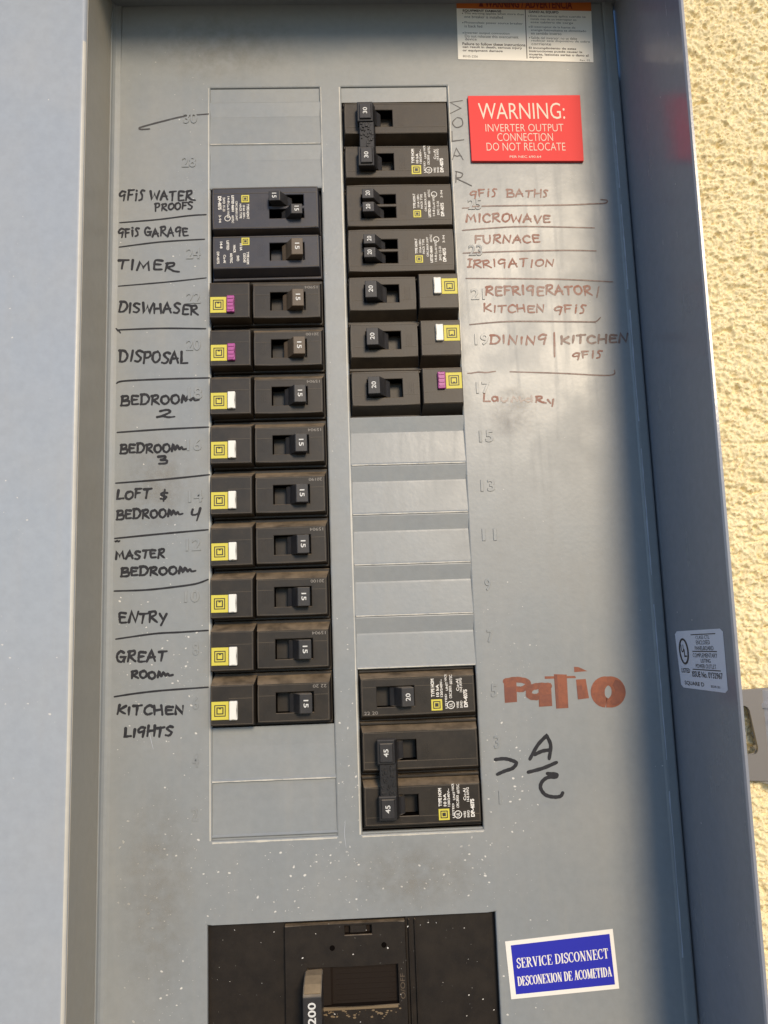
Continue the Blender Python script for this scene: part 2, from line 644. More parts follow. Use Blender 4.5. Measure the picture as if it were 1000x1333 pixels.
def word(mb, s, p0, p1, hpx, wpx=2.6, mi=0, seed=0):
    """one handwritten word between two pixel baselines of the photo, on the panel sheet"""
    rnd = random.Random(hash_(s) + seed)
    A, B = Vector(U(*p0)), Vector(U(*p1))
    sc = (B - A).length / max(1e-6, math.dist(p0, p1))
    gap = .16
    tot = sum(HAND[c][0] + gap for c in s) - gap
    ex = (B - A) / tot
    nr = Vector((-(B - A).y, (B - A).x)).normalized()
    ey = nr * hpx * sc
    x = 0.
    for c in s:
        wd, st = HAND[c]
        dy, sl, hs = rnd.uniform(-.09, .09), rnd.uniform(-.08, .12), rnd.uniform(.88, 1.10)
        for q in st:
            pts = catmull(q[1:]) if q and q[0] == C_ else q
            pp = []
            for (u, v) in pts:
                v2 = v * hs + dy
                pp.append(A + ex * (x + u + sl * v) + ey * v2)
            if len(pp) < 4 and len(pp) > 1:          # hand tremble on straight strokes
                ex2 = []
                for i in range(len(pp) - 1):
                    for t in (0, .35, .7):
                        ex2.append(pp[i].lerp(pp[i + 1], t) + Vector((rnd.uniform(-.08, .08), rnd.uniform(-.08, .08))))
                ex2.append(pp[-1])
                pp = ex2
            n = len(pp)
            ws = [1.2 * wpx * sc * (1.02 - .30 * i / max(1, n - 1) + rnd.uniform(-.15, .15)) for i in range(n)]
            z = lift()
            mb.ribbon(pp, ws, lambda u, v, z=z: (u, v, z), mi, climb=.002)
        x += wd + gap


def hash_(s):
    return sum((i + 3) * ord(c) for i, c in enumerate(s))


def stroke(mb, pxs, wpx, mi=0, smooth=True, taper=.25):
    pts = [U(*p) for p in (catmull(pxs, 6) if smooth and len(pxs) > 2 else pxs)]
    if len(pts) == 2:
        a, b = Vector(pts[0]), Vector(pts[1])
        pts = [tuple(a.lerp(b, t / 8) + Vector((0, .22 * math.sin(t * 1.3 + a.y)))) for t in range(9)]
    sc = .385
    n = len(pts)
    ws = [wpx * sc * (1 - taper * abs(2 * i / max(1, n - 1) - 1) ** 3 + .06 * math.sin(i * 1.9)) for i in range(n)]
    z = lift()
    mb.ribbon(pts, ws, lambda u, v: (u, v, z), mi, climb=.002)


# ================================================================ THE WALL BEHIND
def vnoise(X, Y, seed):
    rs = np.random.RandomState(seed)
    T = rs.rand(256, 256)
    xi, yi = np.floor(X).astype(int), np.floor(Y).astype(int)
    fx, fy = X - xi, Y - yi
    fx, fy = fx * fx * (3 - 2 * fx), fy * fy * (3 - 2 * fy)
    g = lambda a, b: T[a % 256, b % 256]
    return (g(xi, yi) * (1 - fx) + g(xi + 1, yi) * fx) * (1 - fy) + (g(xi, yi + 1) * (1 - fx) + g(xi + 1, yi + 1) * fx) * fy


def grid_mesh(name, x0, x1, y0, y1, step, zf, material):
    nx, ny = int((x1 - x0) / step) + 1, int((y1 - y0) / step) + 1
    X, Y = np.meshgrid(np.linspace(x0, x1, nx), np.linspace(y0, y1, ny))
    Z = zf(X, Y)
    co = np.stack([X, -Z, Y], -1).reshape(-1, 3) * .001
    i = np.arange(nx * ny).reshape(ny, nx)
    q = np.stack([i[:-1, :-1], i[:-1, 1:], i[1:, 1:], i[1:, :-1]], -1).reshape(-1, 4)
    me = bpy.data.meshes.new(name)
    me.vertices.add(len(co))
    me.vertices.foreach_set('co', co.ravel())
    me.loops.add(q.size)
    me.loops.foreach_set('vertex_index', q.ravel().astype(np.int32))
    me.polygons.add(len(q))
    me.polygons.foreach_set('loop_start', np.arange(0, q.size, 4, dtype=np.int32))
    me.update(calc_edges=True)
    me.validate()
    me.shade_smooth()
    me.materials.append(MATS[material])
    o = bpy.data.objects.new(name, me)
    COL.objects.link(o)
    return o


m = mat('stucco', (.76, .66, .40), .9, 0, .2)
_b = m.node_tree.nodes['Principled BSDF']
_co = N(m, 'ShaderNodeTexCoord').outputs['Object']
_n1 = noise(m, 40, 5, .6, _co)
_n2 = noise(m, 700, 4, .65, _co)
_c1 = mixc(m, rng(m, _n1.outputs[0], .35, .68, 0, 1), (.82, .715, .45), (.78, .665, .40))
_c2 = mixc(m, rng(m, _n2.outputs[0], .56, .66, 0, .75), _c1, (.46, .28, .10))
L(m, _c2, _b.inputs['Base Color'])
bump(m, _n2.outputs[0], .5, .0012)


def stucco_z(X, Y):
    wx = X + 2.2 * vnoise(X / 6, Y / 6, 5)
    wy = Y + 2.2 * vnoise(X / 6, Y / 6, 6)
    a = vnoise(wx / 4.0, wy / 2.7, 1)
    b = vnoise(wx / 1.35, wy / 1.1, 2)
    c = vnoise(X / .7, Y / .7, 3)
    big = vnoise(X / 30, Y / 34, 4)
    ridg = 1 - np.abs(2 * a - 1)
    pit = np.clip(vnoise(wx / 5, wy / 3.2, 9) - .66, 0, 1)
    return 17 + 2.2 * big + 1.5 * ridg + 1.9 * b + 1.2 * c - 7 * pit


st = grid_mesh('stucco_wall', 144.2, 262, -300, 320, .46, stucco_z, 'stucco')
st.location = (0, 0, H0)
st['label'] = 'rough yellow stucco house wall in sun to the right of the electrical panel'
st['category'] = 'wall'

# ================================================================ THE ENCLOSURE
LX0, LX1, RX0, RX1 = -82.9, -23.9, -11.8, 46.2
YT, YB = 211.7, -178.8
PXL, PXR = -135.3, 142.6
enc = thing('panel_enclosure', 'grey painted steel breaker panel box with handwritten circuit names on its inner cover', 'electrical panel', (0, -300, 0))


def E(x, y, z=0):
    return (x, y + 300, z)


def shift(mb, dy=300):
    for v in mb.bm.verts:
        v.co.y += dy


def ebuild(mb, name, mats, parent=enc, label=None):
    if parent is enc:
        shift(mb)
    return mb.build(name, mats, parent, label)


mb = MB()
mb.plate(PXL + 4, PXR - 6.5, -300, 262, 0, -2.2,
         holes=[(LX0, LX1, YB, YT), (RX0, RX1, YB, YT), (-85.3, 49.9, -299, -216.3)], bev=.8)
# bent left edge: hollow fillet up to the side wall
pts = [(PXL + 4, 0), (PXL + 2.6, .18), (PXL + 1.4, .75), (PXL + .5, 1.8), (PXL + .1, 3.2), (PXL - .6, 3.2), (PXL - .6, -2), (PXL + 4, -2)]
mb.prism(pts, -300, 262)
# right edge: shallow crease and rim
pts = [(PXR - 6.5, 0), (PXR - 5.6, .5), (PXR - 4.6, .55), (PXR - .9, .1), (PXR - .1, -.4), (PXR - .1, -3), (PXR - 6.5, -3)]
mb.prism(pts, -300, 262)
dead_front = ebuild(mb, 'dead_front', 'grey_enamel')
dead_front['label'] = 'flat grey inner cover with two columns of breaker openings'

# left raised cover with rounded arris
mb = MB()
rr = 2.0
arc = [(PXL - .6 - rr + rr * math.cos(R(a)), 40 - rr + rr * math.sin(R(a))) for a in range(0, 91, 15)]
mb.prism([(PXL - .6, -6)] + arc + [(-330, 40), (-330, 37), (PXL - 6, 37), (PXL - 6, -6)], -300, 262)
ebuild(mb, 'front_cover', 'bluish_enamel', label='raised grey cover sheet along the left of the breakers')
mb = MB()
mb.prism([(PXL - .7, 3.0), (PXL - .35, 3.0), (PXL - .35, 40 - rr), (PXL - .7, 40 - rr)], -300, 262)
ebuild(mb, 'side_wall', 'lit_dusty_enamel', label='shallow dusty side wall left of the inner cover')
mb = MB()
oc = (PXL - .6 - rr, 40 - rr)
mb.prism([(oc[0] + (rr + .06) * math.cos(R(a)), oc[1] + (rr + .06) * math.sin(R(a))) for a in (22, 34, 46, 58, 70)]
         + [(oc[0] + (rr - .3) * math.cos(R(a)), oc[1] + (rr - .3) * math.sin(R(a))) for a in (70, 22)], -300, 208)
ebuild(mb, 'highlight_wear_edge', 'pale_edge')  # sun glint along the arris painted as a pale strip


def edge_glint(x0, y0, x1, y1, w, z=.07):  # pale ribbon painting the bright highlight of a slightly worn edge
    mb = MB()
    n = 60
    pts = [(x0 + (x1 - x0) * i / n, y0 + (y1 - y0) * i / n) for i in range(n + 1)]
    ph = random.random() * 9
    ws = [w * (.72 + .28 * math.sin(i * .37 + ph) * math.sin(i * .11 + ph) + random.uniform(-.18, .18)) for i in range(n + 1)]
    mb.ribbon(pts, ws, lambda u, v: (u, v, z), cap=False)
    ebuild(mb, 'highlight_wear_edge', 'pale_edge')


edge_glint(LX0 - 1.0, YB, LX0 - 1.0, YT, .55)
edge_glint(RX0 - 1.0, YB, RX0 - 1.0, YT, .8)
edge_glint(LX0, YB - 1.0, LX1, YB - 1.0, .9)
edge_glint(RX0, YB - 1.0, RX1, YB - 1.0, .7)
edge_glint(RX1 + .95, 60, RX1 + .95, YT, .5)
edge_glint(LX1 + .95, 150, LX1 + .95, YT, .4)
edge_glint(LX0, 178.4, LX1, 178.4, .5, .36)
edge_glint(LX0, -152.0, LX1, -152.0, .7, .1)
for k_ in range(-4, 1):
    edge_glint(RX0, 25.4 * k_ + .55, RX1, 25.4 * k_ + .55, .55, .36)

# right wall of the box with its turned front lip
mb = MB()
t = 1.6
sec = [(0, -6), (0, 20), (0, 48), (0, WZ1), (.6, WZ1 + .9), (1.7, WZ1 + 1.0), (1.9, WZ1 - .2), (1.7, WZ1 - 1.2), (t, 48), (t, 20), (t, -6)]
rows = []
for iy in range(57):
    y = -300 + 562 * iy / 56
    rows.append([mb.bm.verts.new((wall_x(y, z) + dx, y, z)) for dx, z in sec])
for a, b in zip(rows, rows[1:]):
    for q in range(len(sec)):
        w = (q + 1) % len(sec)
        mb.bm.faces.new((a[q], a[w], b[w], b[q]))
mb.bm.faces.new(rows[0])
mb.bm.faces.new(rows[-1])
bmesh.ops.recalc_face_normals(mb.bm, faces=mb.bm.faces[:])
right_wall = ebuild(mb, 'side_wall', 'inner_enamel', label='deep right side wall of the box')
# opened rain door over the top, box top and back
mb = MB()
mb.box(-330, WX1 + 3, 262, 264, -6, 66, .5)
ebuild(mb, 'top_hood', 'grey_enamel', label='lifted rain cover over the top of the box')
mb = MB()
mb.box(-134, 142, -300, 262, -62, -60)
ebuild(mb, 'back_plate', 'void')

# knockout plates: louvred blanks in the columns
def knockout(x0, x1, yb, slope=True, top=None):
    mb = MB()
    yt = (yb + 25.4) if top is None else top
    g = .25
    if top is not None:
        pr = [(yb + .05, -3), (yb + .05, -1.3), (yt + .2, -1.0), (yt + .2, -3)]
    elif slope:
        pr = [(yb + .05, -3), (yb + .05, .05), (yb + .5, .30), (yb + 1.5, -.10), (yt - 8.9, -.85), (yt - 8.0, -.95), (yt - .5, .10), (yt - .05, .0), (yt - .05, -3)]
    else:
        pr = [(yb + .05, -3), (yb + .05, -.5), (yb + .5, -.05), (yb + 1.5, -.75), (yt - 9, -1.2), (yt - .05, -1.25), (yt - .05, -3)]
    mb.prism(pr, x0 - .3, x1 + .3, axis='x')
    ebuild(mb, 'knockout_plate', 'grey_enamel')


for j in range(-4, 1):
    knockout(RX0, RX1, 25.4 * j)
for j in (6, 7):
    knockout(LX0, LX1, 25.4 * j)
for j in (-7, -6):
    knockout(LX0, LX1, 25.4 * j, slope=False)
knockout(LX0, LX1, 203.2, top=YT)
knockout(RX0, RX1, 203.2, top=YT)
mb = MB()                                   # closing strips below the columns (below row 1 and row 2)
mb.box(LX0 - .3, LX1 + .3, YB - .3, -178.0, -3, -1.2)
mb.box(RX0 - .3, RX1 + .3, YB - .3, -178.0, -3, -1.2)
ebuild(mb, 'closing_strip', 'grey_enamel')

# stamped way numbers
NUM = {'25': (618, 266), '23': (619, 326), '21': (622, 383), '19': (627, 442), '17': (629, 505), '15': (633, 568),
       '13': (635, 632), '11': (637, 696), '9': (635, 761), '7': (638, 828), '5': (643, 899), '3': (647, 966), '1': (651, 1038),
       '30': (248, 154), '28': (246, 211), '24': (252, 330), '22': (252, 388), '20': (252, 449), '18': (254, 512), '16': (253, 579), '14': (255, 646),
       '12': (252, 709), '10': (250, 776), '8': (255, 845), '6': (255, 915), '4': (255, 990), '2': (254, 1060)}
for s, (px, py) in NUM.items():
    mb = MB()
    x, y = U(px, py)
    wdt = 3.0 if len(s) == 1 else 7.4
    if s in ('1',):
        wdt = 1.2
    put_text(mb, s, (x - wdt / 2, y - 3.1, .05), (wdt, 0, 0), (0, 6.2, 0), ext=.03, zs=9., bold=.012)
    o = mb.build('stamped_number', 'grey_enamel', dead_front)
    o.location = (0, 0, .3)

# circuit names and ruled lines in marker pen: (text, start, end, height, width)
def writing(name, fn, mats, label=None):
    mb = MB()
    fn(mb)
    o = mb.build(name, mats, dead_front, label)
    o.location = (0, 0, .3)
    return o


BK = [
 [('gFis WATEr', (155, 261), (254, 260), 14, 2.6), ('PROOFS', (202, 274.5), (251, 272), 10, 2.3)],
 [('gFis GARAgE', (153.5, 308), (245, 306.5), 12, 2.6)],
 [('TIMEr', (153.5, 350.5), (233, 353), 13, 2.8)],
 [('DISWHASER', (154.5, 406), (258, 409), 14, 2.8)],
 [('DISPOSAL', (155.5, 470.5), (244, 474), 15, 3.0)],
 [('BEDROOm', (157.6, 527.5), (258, 525), 13, 3.0), ('2', (204, 544), (226, 544), 11, 2.8)],
 [('BEDROOm', (156.6, 590), (242, 588.5), 12, 3.0), ('3', (206, 605), (218, 605), 11, 3.0)],
 [('LOFT', (152, 649.5), (196, 648.5), 12, 3.0), ('&', (209, 651), (219, 651), 14, 2.6), ('BEDROOm', (152, 676), (237, 673), 12, 3.0), ('4', (248, 677), (260, 676), 15, 2.8)],
 [('MASTER', (151, 728), (214, 726), 11, 3.0), ('BEDROOm', (157.6, 750), (253.6, 747), 11, 3.2)],
 [('ENTRY', (155, 810), (217, 811), 13, 3.0)],
 [('GREAT', (152, 861), (216, 860), 13, 3.2), ('ROOm', (171, 884), (224, 882), 10, 3.2)],
 [('KITCHEN', (152, 930), (240, 929), 11, 3.2), ('LIgHTS', (162, 960), (224, 958), 12, 3.2)],
]
for grp in BK:
    def fn(mb, grp=grp):
        for s, a, b, h, wd in grp:
            word(mb, s, a, b, h, wd)
    writing('marker_writing', fn, 'black_ink')
BL = [[(156, 290), (205, 286), (245, 281), (268.6, 279.5)], [(155.4, 321.8), (210, 315), (266.4, 311.5)], [(154.4, 372.6), (220, 367), (268.6, 361.8)],
      [(151, 428), (157, 433)], [(153, 429.6), (210, 427.5), (268, 428)], [(152, 499), (162, 496), (215, 493.5), (272.8, 492)], [(152.8, 563), (210, 559), (272, 556)],
      [(151, 629), (215, 624), (273, 618)], [(149.6, 701), (210, 695), (271, 689.6)], [(150, 704.5), (156, 704.5)],
      [(149, 769.4), (190, 768), (228, 764), (255, 760), (271, 754.4)], [(151, 832), (201, 825), (235, 823), (271, 820.6)], [(149, 907), (175, 903), (210, 899), (271, 894.6)],
      [(271.5, 148.5), (240, 151.5), (212, 158), (186, 165), (181.5, 167), (184, 168.6), (195, 168)]]
for i, pl in enumerate(BL):
    writing('marker_line', lambda mb, pl=pl, i=i: stroke(mb, pl, 2.5 if i > 3 else 2.1), 'black_ink' if i < len(BL) - 1 else 'thin_ink')

RD = [
 [('gFis', (611.6, 257), (646, 256), 10, 2.0), ('BATHs', (660, 256), (713, 257), 10, 2.0)],
 [('MICROWAVE', (607, 289.5), (716, 290), 11, 2.3)],
 [('FURNACE', (618, 316.5), (703, 316), 11, 2.3)],
 [('JRRIgATION', (608.7, 348), (721, 347), 10.5, 2.1)],
 [('REFRIgERATOR', (632, 384), (771, 384), 12, 2.6), ('KITCHEN', (629.6, 406), (709, 407), 10, 2.2), ('gFis', (721, 407.5), (761.6, 408), 10.5, 2.2)],
 [('DININg', (638, 447), (712, 448), 11, 2.5), ('gFis', (745, 467), (783, 466), 9, 2.2)],
]
for grp in RD:
    def fn(mb, grp=grp):
        for s, a, b, h, wd in grp:
            word(mb, s, a, b, h, wd, seed=4)
        if grp[0][0] == 'DININg':
            stroke(mb, [(721.5, 433), (722, 464)], 2.8)
    writing('marker_writing', fn, 'faded_red_ink', 'faded reddish marker writing')
writing('marker_writing', lambda mb: (word(mb, 'KITCHEN', (730, 447), (817, 446), 11, 2.8, seed=2), stroke(mb, [(779.6, 373), (777, 387)], 2.2)), 'faded_or_shaded_brown_ink')  # darker ink puts the right wall's shade into these strokes
writing('marker_writing', lambda mb: (word(mb, 'La', (629, 522), (649, 523), 11, 2.3), word(mb, 'ry', (697, 524), (721, 525), 8.5, 2.4)), 'faded_red_ink', 'nearly rubbed out marker writing')
writing('marker_writing', lambda mb: word(mb, 'und', (652, 523), (694, 524), 9, 2.0), 'ghost_ink')
RL = [[(602, 271), (614, 270.5), (626, 268.5), (734, 267), (770, 265.5), (788, 264.6), (790, 261), (782, 260)], [(602, 300), (640, 297), (686, 295), (773.6, 296.7)],
      [(603, 329.6), (660, 327.5), (734, 326), (776, 326.7)], [(606.8, 362.5), (686, 363), (740, 364), (797.6, 367)],
      [(611.6, 422.7), (640, 420), (674, 418.4), (763, 419), (775, 419), (781.5, 413.6)],
      [(608.7, 485.6), (645, 484)], [(664, 484), (730, 486), (793, 488.7), (800, 482)]]
for pl in RL:
    writing('marker_line', lambda mb, pl=pl: stroke(mb, pl, 2.1), 'faded_or_shaded_brown_ink')


def solar(mb):
    for q in ([(602, 131), (586, 133.5), (600, 141), (586, 148)], [(594, 154), (589, 160), (594, 166), (602, 163), (601, 155), (595, 153)],
              [(588.5, 171), (588.5, 184), (604, 182)], [(589, 208), (594, 193), (603, 208)], [(591, 203), (601, 203)],
              [(594, 223), (593.5, 238)], [(593, 223), (602, 226), (600, 231), (594, 232), (606, 238), (614, 242)]):
        stroke(mb, q, 1.7, smooth=len(q) > 4)


writing('marker_writing', solar, 'thin_ink', 'word SOLAR written downwards in thin marker')


def Z4(x, y):
    return (630 + x * .22, 860 + y * .22)


def patio(mb):
    def pg(l):
        z = lift()
        mb.poly([(*U(*Z4(*p)), z) for p in l])
    pg([(118, 125), (192, 118), (196, 244), (124, 250)])
    stroke(mb, [Z4(*p) for p in [(128, 122), (190, 112), (250, 122), (262, 145), (228, 168), (196, 168)]], 7.2, taper=0)
    stroke(mb, [Z4(*p) for p in [(385, 150), (320, 150), (275, 165), (268, 205), (310, 215), (340, 200)]], 8.0, taper=0)
    pg([(322, 140), (396, 132), (404, 268), (326, 273)])
    pg([(414, 80), (490, 82), (500, 280), (428, 284)])
    pg([(360, 93), (540, 90), (545, 103), (360, 108)])
    pg([(545, 112), (602, 108), (622, 222), (556, 230)])
    pg([(533, 36), (560, 38), (612, 62), (535, 68)])
    ring = [(735 + 62 * math.cos(R(a)), 185 + 58 * math.sin(R(a)) * 1.12) for a in range(100, 461, 12)]
    z = lift()
    pts = [U(*Z4(*p)) for p in ring]
    ws = [(11 + 7 * abs(math.cos(R(a)))) * .385 for a in range(100, 461, 12)]
    mb.ribbon(pts, ws, lambda u, v: (u, v, z), cap=False)


def patio_dark(mb):
    def pg(l):
        z = lift() + .16
        mb.poly([(*U(*Z4(*p)), z) for p in l])
    pg([(120, 160), (188, 152), (194, 242), (126, 248)])
    pg([(330, 205), (398, 196), (403, 266), (328, 271)])
    pg([(548, 150), (580, 146), (586, 224), (558, 228)])
    pg([(416, 84), (432, 82), (444, 280), (430, 283)])
    z = lift() + .16
    aa = range(-62, 75, 8)
    mb.ribbon([U(*Z4(735 + 72 * math.cos(R(a)), 187 + 66 * math.sin(R(a)))) for a in aa],
              [(2 + 11.5 * math.cos(R(a * 1.1)) ** .6 if abs(a) < 80 else 2) * .385 for a in aa], lambda u, v: (u, v, z), cap=False)


writing('marker_writing', patio_dark, 'brown_marker_dark', 'darker second pass of the thick brown marker')
writing('marker_writing', patio, 'brown_marker', 'word PATIO in thick orange brown marker')


def acwrite(mb):
    for q in ([(68, 585), (120, 580), (165, 590), (192, 606), (170, 636), (125, 652), (80, 672)],
              [(272, 582), (318, 500), (368, 446), (372, 446)], [(372, 446), (395, 500), (386, 580)], [(300, 556), (345, 535), (390, 528)],
              [(262, 660), (350, 636), (430, 602)],
              [(375, 668), (428, 672), (425, 688), (380, 690), (345, 715), (335, 752), (362, 792), (410, 806), (452, 802), (466, 782)]):
        stroke(mb, [Z4(*p) for p in q], 4.6, taper=.1)


writing('marker_writing', acwrite, 'black_ink', 'mark and letters A over C in thick black marker')

# dirt flecks, scuffs
def flecks(mb, n, box, cl, z, rmin, rmax, elong=1.6, avoid=(), fr=None):
    k = 0
    cents = [(random.uniform(box[0], box[1]), random.uniform(box[2], box[3])) for _ in range(max(1, n // 7))]
    while k < n:
        if random.random() < cl:
            c = random.choice(cents)
            x, y = random.gauss(c[0], 4), random.gauss(c[1], 9)
        else:
            x, y = random.uniform(box[0], box[1]), random.uniform(box[2], box[3])
        if not (box[0] < x < box[1] and box[2] < y < box[3]) or any(a[0] < x < a[1] and a[2] < y < a[3] for a in avoid):
            continue
        r = rmin + (rmax - rmin) * random.random() ** 4
        rot = random.gauss(0, .5)
        pts = []
        m_ = 6
        for i in range(m_):
            a = 2 * math.pi * i / m_
            u, v = r * elong * math.cos(a) * random.uniform(.6, 1.2), r * math.sin(a) * random.uniform(.6, 1.2)
            p = (x + u * math.cos(rot) - v * math.sin(rot), y + u * math.sin(rot) + v * math.cos(rot))
            pts.append((*p, z) if fr is None else fr(*p))
        mb.poly(pts)
        k += 1


cols = [(LX0 - 1, LX1 + 1, -127, 152), (RX0 - 1, RX1 + 1, -179, 203), (LX0 - 1.5, LX0 + 1.5, -179, 212), (LX1 - 1.5, LX1 + 1.5, -179, 212),
        (RX0 - 1.5, RX0 + 1.5, -179, 212), (RX1 - 1.5, RX1 + 1.5, -179, 212), (-86, 51, -300, -215)]
inside = cols + [(LX0, LX1, -300, 300), (RX0, RX1, -300, 300)]
mb = MB()
flecks(mb, 430, (-128, 75, -262, -60), .45, .06, .10, .50, avoid=inside[:2] + inside[-3:-2] + inside[-2:])
flecks(mb, 200, (-86, 50, -214, -181), .3, .06, .10, .55)
flecks(mb, 150, (-130, -20, -60, 240), .5, .06, .08, .35, avoid=inside)
flecks(mb, 60, (48, 136, -255, 240), .5, .06, .08, .30, avoid=[(56, 120, 160, 206), (52, 132, 222, 266), (52, 107, -256, -225)])
o = ebuild(mb, 'dirt_flecks', 'speck_white')
o['kind'] = 'stuff'
mb = MB()
flecks(mb, 120, (-220, -142, -230, 215), .75, 40.06, .10, .50)
o = ebuild(mb, 'dirt_flecks', 'speck_white')
o['kind'] = 'stuff'
mb = MB()
kx = (WX1 - WX0) / WZ1
flecks(mb, 70, (-240, 230, 6, 68), .6, 0, .08, .45, elong=1.2, fr=lambda a, b: (wall_x(a, b) - .06, a, b))
o = ebuild(mb, 'dirt_flecks', 'speck_white')
o['kind'] = 'stuff'
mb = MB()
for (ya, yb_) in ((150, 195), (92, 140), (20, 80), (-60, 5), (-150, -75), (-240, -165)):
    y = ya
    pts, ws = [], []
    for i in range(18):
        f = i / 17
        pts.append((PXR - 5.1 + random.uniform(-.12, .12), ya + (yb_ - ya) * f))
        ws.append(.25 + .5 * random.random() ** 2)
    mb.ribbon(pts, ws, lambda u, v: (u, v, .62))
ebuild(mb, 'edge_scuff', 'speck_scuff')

# ================================================================ BREAKERS
def rating(parent, s, a, b, z, hgt=2.3, ln=3.6):
    mb = MB()
    side_text(mb, s, a - hgt / 2, b - ln / 2, ln, hgt, z, bold=.015)
    return mb.build('rating_number', 'number_white', parent)


def toggle(root, a0, b0, hh, on=True, slot=(-20.0, -1.9), rate=None, m='handle_plastic', zt=9.5):
    """slanted rocker handle in its slot; cap 6 mm wide; leans to the left when on"""
    lo, hi = slot
    c = (lo + hi) / 2
    capl, capr = lo + .3, lo + 6.3
    pts = [(capl, zt - .2), (capr, zt), (capr + 2.2, 5.6), (capr + 3.4, 3.2), (capr + 5.6, 1.4), (capr + 5.6, -4), (capl + 2.4, -4), (capl + 1.0, 4.0)]
    if not on:
        pts = [(2 * c - x, z) for x, z in pts][::-1]
    mb = MB()
    mb.prism([(x, z) for x, z in pts], b0 - hh, b0 + hh, bev=.35)
    o = mb.build('handle', m, root)
    if rate:
        cx = (capl + capr) / 2 if on else 2 * c - (capl + capr) / 2
        rating(o, rate, cx, b0, zt + .09, ln=min(3.6, hh * 1.0))
    return o


def logo_label(root, a0, a1, b0, b1, z):
    mb = MB()
    w = a1 - a0
    cx, cy = (a0 + a1) / 2, (b0 + b1) / 2
    mb.box(a0, a1, b0, b1, z - .3, z + .12, .08, 0)

    def ring(h, t, mi):
        zz = z + .18
        for (x0, x1, y0, y1) in ((-h, h, h - t, h), (-h, h, -h, -h + t), (-h, -h + t, -h + t, h - t), (h - t, h, -h + t, h - t)):
            mb.quad([(cx + x0, cy + y0, zz), (cx + x1, cy + y0, zz), (cx + x1, cy + y1, zz), (cx + x0, cy + y1, zz)], mi)
    ring(.33 * w, .055 * w, 1)
    ring(.205 * w, .065 * w, 1)
    mb.quad([(cx - .06 * w, cy - .135 * w, z + .18), (cx + .06 * w, cy - .135 * w, z + .18), (cx + .06 * w, cy - .085 * w, z + .18), (cx - .06 * w, cy - .085 * w, z + .18)], 1)
    return mb.build('logo_label', ['yellow_label', 'label_black'], root)


